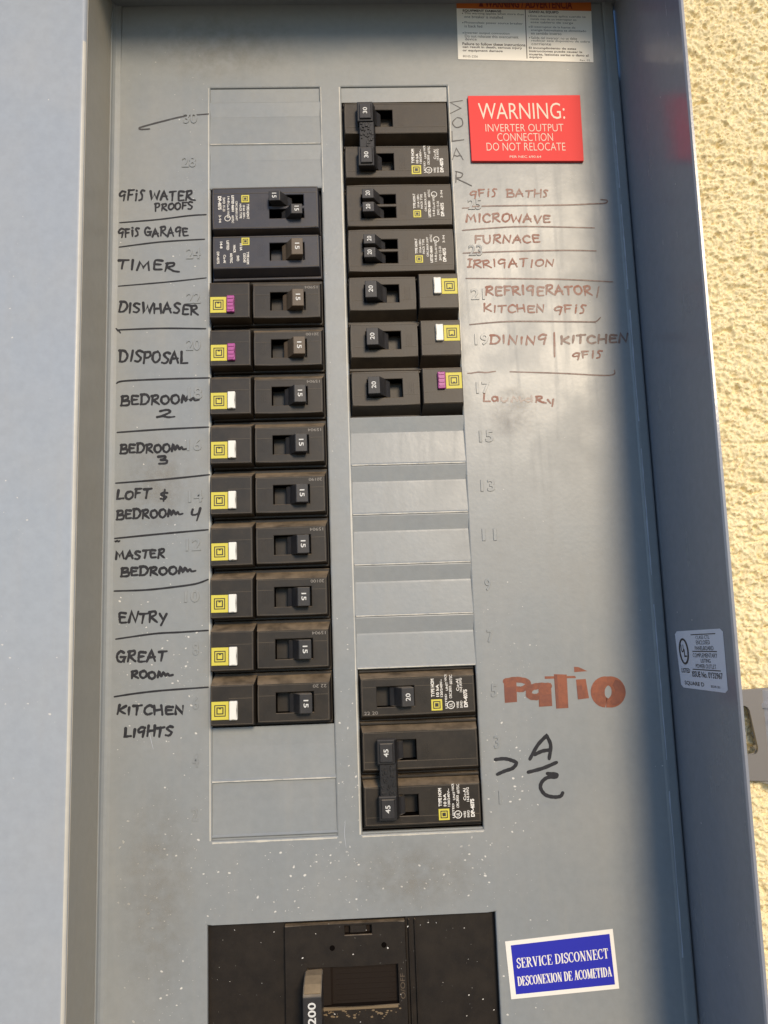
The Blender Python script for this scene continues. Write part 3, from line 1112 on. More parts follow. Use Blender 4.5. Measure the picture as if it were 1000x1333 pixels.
def print_block(root, a, b, z, k=1.0, logo=True, style=0, m='print_white'):
    """ratings printed sideways on the outer end of a breaker: a is the left edge, b the lower end, k the scale"""
    mb = MB()
    S = lambda s, x, y, ln, h, bold=.0: side_text(mb, s, a + x * k, b + y * k, ln * k, h * k, z, 0, bold + .018)
    if style == 0:
        S('TYPE HOM', 0, 6.8, 8.8, 1.7, .02)
        S('10 kA', 2.5, 6.8, 6.0, 1.5, .02)
        S('120/240V~', 4.6, 6.6, 8.6, 1.2, .01)
        S('UNIT', 7.4, 9.6, 4.2, 1.1)
        S('HACR', 6.9, 14.2, 3.4, 1.2)
        S('LISTED', 6.8, 1.0, 7.0, 1.0)
        S('CIRC.BRKR', 9.0, 5.8, 6.2, 1.3)
        S('60/75C', 9.4, 12.6, 4.6, 1.4)
        S('WIRE', 12.4, .9, 3.2, 1.2)
        S('SWD', 14.2, 1.0, 3.4, 1.2)
        S('Cu-Al', 12.6, 9.2, 5.8, 1.4)
        S('14-8 AWG', 14.2, 8.6, 6.8, 1.4)
        S('DP-4075', 16.0, 1.2, 8.6, 2.0, .03)
        n, rr, cx, cy = 20, 1.75 * k, a + 9.6 * k, b + 2.6 * k
        mb.ribbon([(cx + rr * math.cos(R(t)), cy + rr * math.sin(R(t))) for t in range(0, 361, 18)], .38 * k, lambda u, v: (u, v, z), 0, cap=False)
        side_text(mb, 'UL', cx - .8 * k, cy - .9 * k, 1.8 * k, 1.6 * k, z + .02, 0, .02)
    elif style == 1:
        S('TYPE HOM-T', 0, 5.4, 8.6, 1.4, .02)
        S('10 kA 120V~', 2.2, 6.0, 7.8, 1.2, .01)
        S('HACR TYPE', 4.0, 5.2, 8.4, 1.2)
        S('CIRC.BRKR.UNIT', 6.2, 3.6, 11.2, 1.1)
        S('LISTED 860H', 8.0, .2, 9.4, 1.4, .02)
        S('60/75C', 8.2, 11.8, 4.4, 1.2)
        S('Cu-Al WIRE', 10.6, 4.8, 8.4, 1.2)
        S('14-8', 10.4, .8, 3.6, 1.2)
        S('SWD 15-20', 12.8, 1.4, 8.0, 1.3)
        S('DP-4075', 14.8, .6, 7.8, 1.9, .03)
        S('3-94', 15.0, 11.4, 4.4, 1.3)
        mb.ribbon([(a + 11.6 * k + 1.5 * k * math.cos(R(t)), b + 13.4 * k + 1.5 * k * math.sin(R(t))) for t in range(0, 361, 24)], .35 * k, lambda u, v: (u, v, z), 0, cap=False)
    else:
        for i, (s, y, ln) in enumerate((('TYPE HOM', 8.2, 7.0), ('120/240', 9.0, 5.2), ('10 kA', 3.4, 4.0), ('SWD', 10.2, 3.2), ('HACR', 4.2, 4.4), ('60/75C', 8.8, 5.6),
                                         ('LISTED', 1.6, 5.4), ('Cu-Al', 9.6, 4.6), ('14-8', 2.2, 3.8), ('DP-4075', 7.8, 6.8))):
            S(s, .2 + 1.75 * i, y, ln, 1.35, .015)
    o = mb.build('printed_ratings', m, root)
    if logo:
        mb = MB()
        s = 5.4 * k if style == 0 else 4.2 * k
        x0, y0 = a - .1, b + .2 * k
        zz = z + .05
        mb.box(x0, x0 + s, y0, y0 + s, z - .15, zz, .04, 0)
        for h, tt in ((.34, .09), (.16, .16)):
            cx, cy = x0 + s / 2, y0 + s / 2
            for (u0, u1, v0, v1) in ((-h, h, h - tt, h), (-h, h, -h, -h + tt), (-h, -h + tt, -h + tt, h - tt), (h - tt, h, -h + tt, h - tt)):
                mb.quad([(cx + u0 * s, cy + v0 * s, zz + .05), (cx + u1 * s, cy + v0 * s, zz + .05), (cx + u1 * s, cy + v1 * s, zz + .05), (cx + u0 * s, cy + v1 * s, zz + .05)], 1)
        mb.build('logo_label', ['yellow_label', 'label_black'], root)
    return o


def moulding(mb, a0, b0, z):
    """raised moulding lines and fine ribs on the face"""
    for k in range(4):
        mb.box(a0 + .9 * k, a0 + .9 * k + .3, b0 - 3.2, b0 + 3.2, z - .1, z + .12)


def ridges(mb, a0, a1, b0, b1, z, mid=None):
    for (x0, x1, y0, y1) in ((a0, a1, b0, b0 + .28), (a0, a1, b1 - .28, b1), (a0, a0 + .28, b0 + .28, b1 - .28), (a1 - .28, a1, b0 + .28, b1 - .28)):
        mb.box(x0, x1, y0, y1, z - .2, z + .14, mi=2)
    if mid is not None:
        mb.box(a0 + .28, -20.4, mid, mid + .25, z - .2, z + .12, mi=2)
        mb.box(-1.4, a1 - .28, mid, mid + .25, z - .2, z + .12, mi=2)


CODES = ['20100', '18504', '18594', '22 20', '20190', '15904']


def date_code(t, f0):
    mb = MB()
    flat_text(mb, random.choice(CODES), -26.4, f0 - 8.1, 6.6, 1.5, 4.16)
    mb.build('date_code', 'print_dull', t)


def body(mb, b0=0.):
    mb.box(-29.0, 28.9, b0 - 12.55, b0 + 12.55, -30, -3.4, .4)
    mb.box(-28.6, 28.5, b0 + 11.0, b0 + 12.4, -4.3, -1.9, .35)


def std_breaker(name, label, cat, loc, flip=False, rate='20', on=True, m='black_plastic', hm='handle_plastic', style=0, group=None):
    t = thing(name, label, cat, loc, flip, group)
    mb = MB()
    body(mb)
    f0 = -.4
    mb.plate(-27.6, 27.5, f0 - 8.9, f0 + 8.9, 4.0, -4.2, holes=[(-20.0, -1.9, f0 - 4.8, f0 + 4.8)], base=(-28.3, 28.2, f0 - 11.6, f0 + 11.4), floor=-4.0, bev=.35, mif=1)
    moulding(mb, 1.2, f0 - 1, 4.0)
    ridges(mb, -27.2, 27.1, f0 - 8.5, f0 + 8.5, 4.0, None if style else f0 + 4.6)
    mb.build('housing', [m, 'void', 'ridge_plastic'], t)
    if not style:
        date_code(t, f0)
    toggle(t, 0, f0, 4.5, on, rate=rate, m=hm)
    if style == 0:
        print_block(t, 6.3, f0 - 7.6, 4.16, .98, True, 0)
    else:
        print_block(t, 8.6, f0 - 8.2, 4.16, .98, True, 3)
    return t


def tandem(label, loc, flip=False, rate='20', m='brown_black_plastic', split=False, group=None):
    t = thing('tandem_breaker', label, 'circuit breaker', loc, flip, group)
    mb = MB()
    mb.box(-29.0, 28.9, -12.55, 12.55, -30, -4.2, .4)
    mb.plate(-27.6, 27.9, -11.6, 11.7, 4.0, -4.2, holes=[(-20.0, -1.9, .9, 6.1), (-20.0, -1.9, -7.0, -.9)], base=(-28.3, 28.4, -12.3, 12.3), floor=-4.0, bev=.45, mif=1)
    moulding(mb, .6, -2, 4.0)
    ridges(mb, -27.2, 27.4, -11.2, 11.3, 4.0)
    mb.box(-27.0, 27.2, -8.4, -8.15, 3.9, 4.12, mi=2)
    mb.build('housing', [m, 'void', 'ridge_plastic'], t)
    toggle(t, 0, 3.9, 2.75, not (split and False), rate=rate)
    if split:
        toggle(t, 0, -3.6, 2.75, False, rate=rate)
    else:
        toggle(t, 0, -3.6, 2.75, True, rate=rate)
    print_block(t, 7.4 if not flip else 8.6, -7.4, 4.16, .98, True, 1)
    return t


def arc_fault(label, loc, flip=False, rate='15', button='white_button', m='black_plastic', hm='handle_plastic', group=None):
    t = thing('arc_fault_breaker', label, 'circuit breaker', loc, flip, group)
    mb = MB()
    body(mb)
    f0 = 1.5
    mb.plate(-27.7, 6.9, f0 - 9.0, f0 + 9.0, 4.0, -4.2, holes=[(-20.0, -1.9, f0 - 4.8, f0 + 4.8)], base=(-28.4, 7.6, f0 - 13.0, f0 + 10.0), floor=-4.0, bev=.35, mif=1)
    mb.plate(8.3, 28.9, f0 - 9.5, f0 + 9.5, 6.2, -4.2, base=(7.8, 28.9, f0 - 13.4, f0 + 10.2), bev=.45)
    moulding(mb, 1.0, f0, 4.0)
    ridges(mb, -27.3, 6.5, f0 - 8.6, f0 + 8.6, 4.0, f0 - 3.6)
    ridges(mb, 8.8, 28.5, f0 - 9.0, f0 + 9.0, 6.2)
    mb.box(9.1, 20.2, f0 - 3.2, f0 - 2.95, 6.0, 6.33, mi=2)
    mb.build('housing', [m, 'void', 'ridge_plastic'], t)
    if flip:
        date_code(t, f0)
    toggle(t, 0, f0 + .3, 4.6, True, rate=rate, m=hm)
    logo_label(t, 20.3, 28.5, f0 - 1.8, f0 + 6.7, 6.3)
    mb = MB()
    mb.box(16.0, 19.9, f0 - 2.0, f0 + 6.9, 5.5, 8.0, .45)
    if button == 'purple_button':
        for i in range(4):
            mb.box(16.6, 19.4, f0 - .9 + 2.0 * i, f0 - .1 + 2.0 * i, 7.9, 8.35, .1)
    mb.build('test_button', button, t)
    return t


def double_pole(label, loc, rate, m='brown_black_plastic'):
    t = thing('double_pole_breaker', label, 'circuit breaker', loc)
    mb = MB()
    for b0 in (12.7, -12.7):
        body(mb, b0)
        f0 = b0 - .4
        mb.plate(-27.6, 27.6, f0 - 8.9, f0 + 8.9, 4.0, -4.2, holes=[(-20.0, -1.9, f0 - 4.8, f0 + 4.8)], base=(-28.3, 28.3, f0 - 11.6, f0 + 11.4), floor=-4.0, bev=.35, mif=1)
        moulding(mb, 1.2, f0 - 1, 4.0)
        ridges(mb, -27.2, 27.2, f0 - 8.5, f0 + 8.5, 4.0, f0 - 5.2)
    mb.build('housing', [m, 'void', 'ridge_plastic'], t)
    for b0 in (12.3, -13.1):
        toggle(t, 0, b0, 4.3, True, rate=rate, zt=10.6)
    mb = MB()
    for ya, yc in ((-18.6, -7.6), (6.8, 18.2)):
        mb.prism([(-21.0, 9.4), (-12.6, 9.6), (-11.0, 5.2), (-12.0, 4.6), (-20.4, 4.6)], ya, yc, bev=.5)
    mb.prism([(-20.0, 8.6), (-12.2, 8.8), (-11.2, 5.4), (-11.8, 4.6), (-19.6, 4.6)], -8.2, 7.4, bev=.4)
    for _ in range(46):
        x, y, w_ = random.uniform(-19.2, -12.8), random.uniform(-7.0, 6.2), random.uniform(.25, .7)
        mb.box(x - w_, x + w_ * .8, y - w_ * random.uniform(.5, 1.6), y + w_, 8.4, 8.85 + random.random() * .5, .12, seg=1)
    mb.build('handle_tie', 'tie_plastic', t)
    print_block(t, 7.6, -20.7, 4.16, .95, True, 0)
    return t


RC, LC = 17.2, -53.4
RW = lambda j: (RC, 25.4 * j + 12.7, 0)
LW = lambda j: (LC, 25.4 * j + 12.7, 0)
GA = 'white button breakers down the left column'
std = 'black breaker with '
# right column
double_pole('double breaker with tied 30 amp handles beside the word SOLAR, topmost on the right', (RC, 25.4 * 7, 0), '30')
tandem('tandem breaker with two 20 amp handles beside GFIS BATHS and MICROWAVE', RW(5), group='tandem breakers in the right column')
tandem('tandem breaker with two 20 amp handles beside FURNACE and IRRIGATION', RW(4), group='tandem breakers in the right column')
arc_fault('20 amp breaker with white button and yellow logo beside REFRIGERATOR', RW(3), rate='20', m='brown_black_plastic', group='test button breakers in the right column')
arc_fault('20 amp breaker with white button and yellow logo beside DINING KITCHEN', RW(2), rate='20', m='brown_black_plastic', group='test button breakers in the right column')
arc_fault('20 amp breaker with purple button above the blank grey plates in the right column', RW(1), rate='20', button='purple_button', m='brown_black_plastic', group='test button breakers in the right column')
std_breaker('circuit_breaker', 'single 20 amp breaker switched off, beside the big brown word PATIO', 'circuit breaker', RW(-5), rate='20', on=False)
double_pole('double breaker with tied 45 amp handles beside the black A over C', (RC, 25.4 * -6, 0), '45', 'black_plastic')
# left column
tl = thing('tandem_breaker', '', 'circuit breaker', LW(5), True)
bpy.data.objects.remove(tl)
t = tandem('tandem breaker with one handle on and one off beside GFIS WATER PROOFS', LW(5), True, '15', 'slate_plastic', split=True)
std_breaker('circuit_breaker', 'single 15 amp breaker covered in fine print beside the word TIMER', 'circuit breaker', LW(4), True, '15', m='slate_plastic', hm='brown_handle', style=3)
arc_fault('15 amp breaker with purple button and tan handle beside DISWHASER', LW(3), True, button='purple_button', hm='brown_handle')
arc_fault('15 amp breaker with purple button and dark handle beside DISPOSAL', LW(2), True, button='purple_button', hm='brown_handle')
for j, s in ((1, 'BEDROOM 2'), (0, 'BEDROOM 3'), (-1, 'LOFT and BEDROOM 4'), (-2, 'MASTER BEDROOM'), (-3, 'ENTRY'), (-4, 'GREAT ROOM'), (-5, 'KITCHEN LIGHTS')):
    arc_fault('15 amp breaker with white button and yellow logo beside the words ' + s, LW(j), True, group=GA)

# ---------------------------------------------------------------- the main breaker at the foot
mn = thing('main_breaker', 'big black 200 amp main breaker at the foot of the panel, handle to the left', 'circuit breaker', (-18, -300, 0))
mb = MB()
D = lambda x: x + 18
Yb = lambda y: y + 300
mb.box(D(-86), D(50.5), Yb(-330), Yb(-215.9), -40, -13.2, .3)
mb.box(D(-86), D(-49.6), Yb(-330), Yb(-215.9), -13.3, -4.2, .3)
mb.box(D(7.1), D(50.5), Yb(-330), Yb(-215.9), -13.3, -4.2, .3)
mb.box(D(-49.5), D(7.0), Yb(-218.8), Yb(-215.9), -13.3, -5.0, .2)
mb.plate(D(-49.4), D(6.9), Yb(-320), Yb(-218.6), -.6, -4.2, mi=2,
         holes=[(D(-39.2), D(3.0), Yb(-254.6), Yb(-237.4)), (D(-21.4), D(-8.8), Yb(-223.6), Yb(-219.6))], floor=-4.0, bev=.35, mif=1)
for x in (-46.5, -44.5, 8.6, 11.5):
    mb.box(D(x), D(x + .7), Yb(-320), Yb(-218.8), -4.6, -1.2 if x < 0 else -2.8, .15)
mb.box(D(-19.0), D(-11.2), Yb(-223.2), Yb(-219.2), -6, -1.6, .3)
mb.build('housing', ['main_plastic', 'brown_slide', 'plate_plastic'], mn)
for x, y in ((-27.4, -229.0), (-3.2, -228.7)):
    mb = MB()
    mb.cyl((D(x), Yb(y), -2), 1.25, 1.46, 'z', 16)
    mb.build('screw_hole', 'void', mn)
mb = MB()
for i in range(7):
    mb.box(D(-26), D(2.4), Yb(-253.6 + 2.3 * i), Yb(-253.3 + 2.3 * i), -4.2, -3.85)
mb.prism([(D(-38.8), -4.6), (D(-29.0), -4.6), (D(-27.6), -3.4), (D(-28.6), -2.4), (D(-38.8), -1.4)], Yb(-254.4), Yb(-237.6))
mb.build('rocker_slide', 'brown_slide', mn)
mb = MB()
mb.box(D(-38.8), D(2.6), Yb(-256.0), Yb(-254.7), -6, -.2, .2)
for i in range(60):
    x, y, r = random.uniform(-36, 4), random.gauss(-257.5, 1.2), random.uniform(.1, .5)
    if y < -256.2:
        mb.poly([(D(x + r * 1.8 * math.cos(k)), Yb(y + r * math.sin(k)), -.5 + .001 * i) for k in (0, 1, 2.2, 3.1, 4.2, 5.2)])
mb.build('dust_ledge', 'dusty_plastic', mn)
mb = MB()
mb.prism([(Yb(-238.6), -5), (Yb(-238.9), 4), (Yb(-240.2), 9.5), (Yb(-242.4), 13.6), (Yb(-243.2), 14.4), (Yb(-272), 14.4), (Yb(-272), -5)], D(-40.4), D(-32.0), axis='x', bev=.4)
hd = mb.build('handle', 'handle_plastic', mn)
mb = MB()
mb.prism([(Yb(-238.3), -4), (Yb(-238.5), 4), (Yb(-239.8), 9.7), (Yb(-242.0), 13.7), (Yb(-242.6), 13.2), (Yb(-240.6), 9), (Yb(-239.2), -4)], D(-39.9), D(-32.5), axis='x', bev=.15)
mb.build('highlight_wear_edge', 'dusty_plastic', hd)
mb = MB()
side_text(mb, '200', D(-38.2), Yb(-254.6), 9.2, 3.6, 14.5, bold=.02)
mb.build('rating_number', 'number_white', hd)
mb = MB()
side_text(mb, 'O/OFF', D(3.9), Yb(-252.5), 11, 2.2, -.5)
mb.build('stamped_word', 'brown_handle', mn)
mb = MB()
flecks(mb, 70, (D(-84), D(48), Yb(-262), Yb(-218)), .3, -.45, .06, .35, avoid=[(D(-39), D(3), Yb(-255), Yb(-237))])
o = mb.build('dirt_flecks', 'speck_white', mn)
o['kind'] = 'stuff'

# ================================================================ SIGNS AND STICKERS
def quad_frame(q, z):
    """pixel quad tl, tr, br, bl -> function of (u right 0..1, v up 0..1)"""
    tl, tr, br, bl = [Vector((*U(*p), z)) for p in q]

    def f(u, v, dz=0.):
        p = (bl * (1 - u) + br * u) * (1 - v) + (tl * (1 - u) + tr * u) * v
        return Vector((p.x, p.y, z + dz))
    return f


def sign_text(mb, f, s, u0, u1, v0, v1, dz, mi, o=(0, 0, 0), bold=0.):
    O = f(u0, v0, dz)
    put_text(mb, s, O - Vector(o), f(u1, v0, dz) - O, f(u0, v1, dz) - O, mi=mi, bold=bold)


# red engraved plate
f = quad_frame(((608.5, 127.5), (754, 126.5), (759, 212), (613.5, 212)), 1.8)
c0 = f(.5, 0)
rs = thing('warning_plate', 'red engraved plastic plate reading WARNING INVERTER OUTPUT CONNECTION DO NOT RELOCATE', 'warning sign', (c0.x, c0.y, 0))
B0 = (c0.x, c0.y, 0)
mb = MB()
mb.prism([tuple((f(u, v) - Vector(B0))[:2]) for u, v in ((0, 0), (1, 0), (1, 1), (0, 1))], .02, 1.8, axis='z', bev=.18)
mb.build('plate', 'red_plastic', rs)
mb = MB()
for s, u0, u1, v0, v1, bd in (('WARNING:', .085, .855, .635, .885, -.004), ('INVERTER OUTPUT', .140, .835, .445, .560, -.012), ('CONNECTION', .240, .735, .300, .420, -.012),
                              ('DO NOT RELOCATE', .140, .842, .155, .275, -.012), ('PER NEC 690.64', .34, .62, .045, .080, 0)):
    sign_text(mb, f, s, u0, u1, v0, v1, .06, 0, B0, bd)
mb.build('lettering', 'engraved_letter', rs)

# hazard label at the top
f = quad_frame(((593.5, -16), (768.5, -12.5), (772.5, 81.5), (596.5, 77.5)), .25)
c0 = f(.5, 0)
B0 = (c0.x, c0.y, 0)
ws_ = thing('hazard_label', 'cream paper label with orange header and two columns of fine print at the top edge', 'label', B0)
mb = MB()
mb.prism([tuple((f(u, v) - Vector(B0))[:2]) for u, v in ((0, 0), (1, 0), (1, .705), (0, .705))], .02, .25, axis='z')
mb.build('paper', 'label_white', ws_)
mb = MB()
mb.prism([tuple((f(u, v) - Vector(B0))[:2]) for u, v in ((0, .707), (1, .707), (1, 1), (0, 1))], .02, .25, axis='z')
mb.build('header_band', 'orange_header', ws_)
mb = MB()
sign_text(mb, f, 'WARNING / ADVERTENCIA', .21, .86, .728, .845, .05, 0, B0, .03)
tri = [f(.165, .735, .05) - Vector(B0), f(.200, .735, .05) - Vector(B0), f(.1825, .845, .05) - Vector(B0)]
mb.poly(tri)
mb.build('header_lettering', 'header_letter', ws_)
mb = MB()
rows_l = [('EQUIPMENT DAMAGE', .045, .33, .655, .693, .03), ('This warning applies when more than', .055, .495, .617, .655, .0), ('one breaker is installed', .055, .34, .572, .610, 0),
          ('Photovoltaic power source breaker', .055, .485, .487, .525, 0), ('is back fed', .055, .185, .442, .480, 0), ('Inverter output connection', .055, .385, .345, .383, 0),
          ('Do not relocate this overcurrent', .055, .45, .302, .340, 0), ('device', .055, .14, .262, .298, 0), ('Failure to follow these instructions', .035, .50, .195, .235, .02),
          ('can result in death, serious injury', .035, .475, .148, .188, .02), ('or equipment damage', .035, .33, .100, .140, .02), ('80105-2206', .035, .145, .028, .058, 0)]
rows_r = [('DANO AL EQUIPO', .535, .755, .655, .695, .03), ('Esta advertencia aplica cuando se', .545, .955, .600, .636, 0), ('instala mas de un interruptor en', .545, .885, .556, .592, 0),
          ('este tablero de carga', .545, .86, .512, .548, 0), ('El interruptor de la fuente de', .545, .875, .448, .484, 0), ('energia fotovoltaica es alimentado', .545, .955, .404, .440, 0),
          ('en sentido inverso', .545, .77, .362, .398, 0), ('Salida del inversor: no se debe', .545, .885, .300, .336, 0), ('reubicar este dispositivo de sobre', .545, .98, .258, .294, 0),
          ('corriente', .545, .69, .216, .252, 0), ('El incumplimiento de estas', .525, .875, .155, .193, .02), ('instrucciones puede causar la', .525, .92, .112, .150, .02),
          ('muerte, lesiones serias o dano al', .525, .965, .069, .107, .02), ('equipo', .525, .62, .030, .066, .02), ('Rev. 02', .90, .975, .012, .036, 0)]
for s, u0, u1, v0, v1, bd in rows_l + rows_r:
    sign_text(mb, f, s, u0, u1, v0, v1, .04, 0, B0, bd)
for u, v in ((.043, .636), (.043, .506), (.043, .364), (.533, .618), (.533, .466), (.533, .318)):
    p = f(u, v, .04) - Vector(B0)
    mb.poly([(p.x + .35 * math.cos(k), p.y + .35 * math.sin(k), p.z) for k in (0, 1.05, 2.1, 3.14, 4.2, 5.2)])
a, b = f(.508, .03, .045) - Vector(B0), f(.508, .72, .045) - Vector(B0)
mb.ribbon([a[:2], b[:2]], .45, lambda u, v: (u, v, .295), 0, cap=False)
mb.build('fine_print', 'fine_print', ws_)

# blue service label with roman capitals
TH, TN = .17, .065


def arcp(cx, cy, rx, ry, a0, a1, n=14):
    return [(cx + rx * math.cos(R(a0 + (a1 - a0) * i / n)), cy + ry * math.sin(R(a0 + (a1 - a0) * i / n))) for i in range(n + 1)]


def arcw(a0, a1, n=14):
    return [TN + (TH - TN) * abs(math.cos(R(a0 + (a1 - a0) * i / n))) ** 1.3 for i in range(n + 1)]


def stem(x, y0=0, y1=1, w=TH):
    return [([(x, y0), (x, y1)], w), ([(x - .15, y0 + .025), (x + .15, y0 + .025)], .05), ([(x - .15, y1 - .025), (x + .15, y1 - .025)], .05)]


ROMAN = {
 'S': (.52, [(catmull([(.46, .72), (.44, .93), (.25, .97), (.07, .80), (.16, .58), (.38, .44), (.46, .22), (.26, .03), (.08, .06), (.05, .30)], 4), .12)]),
 'E': (.62, stem(.16) + [([(.10, .97), (.58, .97), (.58, .76)], TN), ([(.16, .52), (.42, .52)], TN), ([(.42, .40), (.42, .64)], .05), ([(.10, .03), (.60, .03), (.62, .27)], TN)]),
 'R': (.72, stem(.16) + [(arcp(.30, .75, .22, .22, 90, -90), arcw(90, -90)), ([(.16, .97), (.32, .97)], TN), ([(.16, .53), (.32, .53)], TN), ([(.34, .52), (.64, .03), (.74, .03)], .13)]),
 'V': (.72, [([(.13, 1), (.37, .02)], TH), ([(.37, .02), (.60, 1)], TN), ([(0, .97), (.28, .97)], .05), ([(.48, .97), (.74, .97)], .05)]),
 'I': (.34, stem(.17)),
 'C': (.66, [(arcp(.37, .5, .30, .47, 50, 310, 18), arcw(50, 310, 18)), ([(.58, .98), (.58, .66)], .055), ([(.60, .26), (.57, .12)], .05)]),
 'D': (.72, stem(.16) + [(arcp(.28, .5, .36, .47, 90, -90, 16), arcw(90, -90, 16)), ([(.16, .97), (.30, .97)], TN), ([(.16, .03), (.30, .03)], TN)]),
 'O': (.72, [(arcp(.36, .5, .29, .46, 0, 360, 24), arcw(0, 360, 24))]),
 'N': (.76, [([(.14, 0), (.14, 1)], TN), ([(.12, 1), (.60, 0)], TH), ([(.62, 0), (.62, 1)], TN), ([(0, .97), (.2, .97)], .05), ([(.02, .03), (.26, .03)], .05), ([(.50, .97), (.74, .97)], .05)]),
 'T': (.66, stem(.33) + [([(.05, .74), (.05, .97), (.61, .97), (.61, .74)], TN)]),
 'X': (.72, [([(.14, 1), (.58, 0)], TH), ([(.58, 1), (.14, 0)], TN), ([(.02, .97), (.28, .97)], .05), ([(.46, .97), (.70, .97)], .05), ([(.02, .03), (.26, .03)], .05), ([(.44, .03), (.72, .03)], .05)]),
 'A': (.72, [([(.12, 0), (.36, 1)], TN), ([(.36, 1), (.60, 0)], TH), ([(.20, .34), (.52, .34)], TN), ([(0, .03), (.24, .03)], .05), ([(.46, .03), (.74, .03)], .05)]),
 'M': (.94, [([(.14, 0), (.14, 1)], TN), ([(.14, 1), (.45, .05)], TH), ([(.45, .05), (.76, 1)], TN), ([(.79, 0), (.79, 1)], TH), ([(0, .97), (.2, .97)], .05), ([(.02, .03), (.26, .03)], .05), ([(.66, .03), (.93, .03)], .05), ([(.76, .97), (.93, .97)], .05)]),
 ' ': (.26, []),
}
f = quad_frame(((657.5, 1225.5), (797.5, 1209), (806, 1286.5), (665.5, 1300.5)), .25)
c0 = f(.5, 0)
B0 = (c0.x, c0.y, 0)
bs = thing('service_label', 'blue sticker with white border reading SERVICE DISCONNECT, right of the main breaker', 'label', B0)
mb = MB()
mb.prism([tuple((f(u, v) - Vector(B0))[:2]) for u, v in ((0, 0), (1, 0), (1, 1), (0, 1))], .02, .25, axis='z')
mb.build('border', 'white_letter', bs)
mb = MB()
mb.quad([f(u, v, .06) - Vector(B0) for u, v in ((.048, .075), (.965, .075), (.965, .925), (.048, .925))])
mb.build('blue_field', 'blue_label', bs)
mb = MB()
for s, u0, u1, v0, v1 in (('SERVICE DISCONNECT', .085, .935, .520, .690), ('DESCONEXION DE ACOMETIDA', .075, .945, .215, .375)):
    tot = sum(ROMAN[c][0] + .06 for c in s) - .06
    x = 0.
    for c in s:
        wd, sts = ROMAN[c]
        for k, (pts, w_) in enumerate(sts):
            hh = (v1 - v0) * 27
            xs_ = (u1 - u0) * 52 / tot
            pp = [((x + p[0]) * xs_, p[1] * hh) for p in pts]
            ws2 = w_ * hh * .85 if isinstance(w_, float) else [q * hh * .85 for q in w_]
            off = f(u0, v0)

            def fr(a_, b_, k=k):
                u = u0 + a_ / 52
                v = v0 + b_ / 27
                p = f(u, v, .09 + .006 * k) - Vector(B0)
                return p
            mb.ribbon(pp, ws2, fr, 0, cap=False)
        x += wd + .06
mb.build('lettering', 'white_letter', bs)

# listing sticker on the right wall
q = [UW(*p) for p in ((878.5, 822), (940.5, 818), (948.5, 902.5), (887.5, 894.5))]     # tl tr br bl as (y, z)


def fw(u, v, d=0.):
    y = (q[3][0] * (1 - u) + q[2][0] * u) * (1 - v) + (q[0][0] * (1 - u) + q[1][0] * u) * v
    z = (q[3][1] * (1 - u) + q[2][1] * u) * (1 - v) + (q[0][1] * (1 - u) + q[1][1] * u) * v
    return Vector((wall_x(y, z) - .10 - d, y, z))


c0 = fw(.5, 0)
B0 = Vector((c0.x, c0.y, c0.z))
us = thing('listing_sticker', 'small silver certification sticker with black oval mark on the right side wall', 'label', tuple(B0))
mb = MB()
cs = .05
mb.poly([fw(u, v) - B0 for u, v in ((cs, 0), (1 - cs, 0), (1, cs), (1, 1 - cs), (1 - cs, 1), (cs, 1), (0, 1 - cs), (0, cs))])
mb.build('foil', 'silver_label', us)
mb = MB()
for s, u0, u1, v0, v1, bd in (('CLASS CTL', .46, .74, .845, .905, 0), ('ENCLOSED', .46, .74, .755, .825, 0), ('PANELBOARD', .42, .80, .660, .730, 0),
                              ('COMPLEMENTARY', .36, .86, .540, .610, 0), ('LISTING', .52, .72, .455, .520, 0), ('POWER OUTLET', .40, .82, .360, .430, 0),
                              ('ISSUE No. 0Y32967', .30, .93, .205, .305, .02), ('LISTED', .055, .255, .265, .345, .02), ('SQUARE D', .10, .54, .045, .125, .02), ('80249-381', .68, .86, .055, .095, 0)):
    O = fw(u0, v0, .05)
    put_text(mb, s, O - B0, fw(u1, v0, .05) - O, fw(u0, v1, .05) - O, ez=(-1, 0, 0), bold=bd)
for v, u0, u1 in ((.925, .36, .86), (.64, .36, .86), (.335, .32, .90)):
    mb.poly([fw(u, w_, .05) - B0 for u, w_ in ((u0, v - .008), (u1, v - .008), (u1, v + .008), (u0, v + .008))])
fr = lambda a, b: fw(a, b, .055) - B0
mb.ribbon([(.165 + .095 * math.cos(R(t)), .64 + .215 * math.sin(R(t))) for t in range(0, 361, 15)], .035, fr, 0, cap=False)
for s, u0, u1, v0, v1 in (('U', .105, .165, .62, .76), ('L', .165, .222, .54, .68)):
    O = fw(u0, v0, .06)
    put_text(mb, s, O - B0, fw(u1, v0, .06) - O, fw(u0, v1, .06) - O, ez=(-1, 0, 0), bold=.03)
mb.build('lettering', 'fine_print', us)

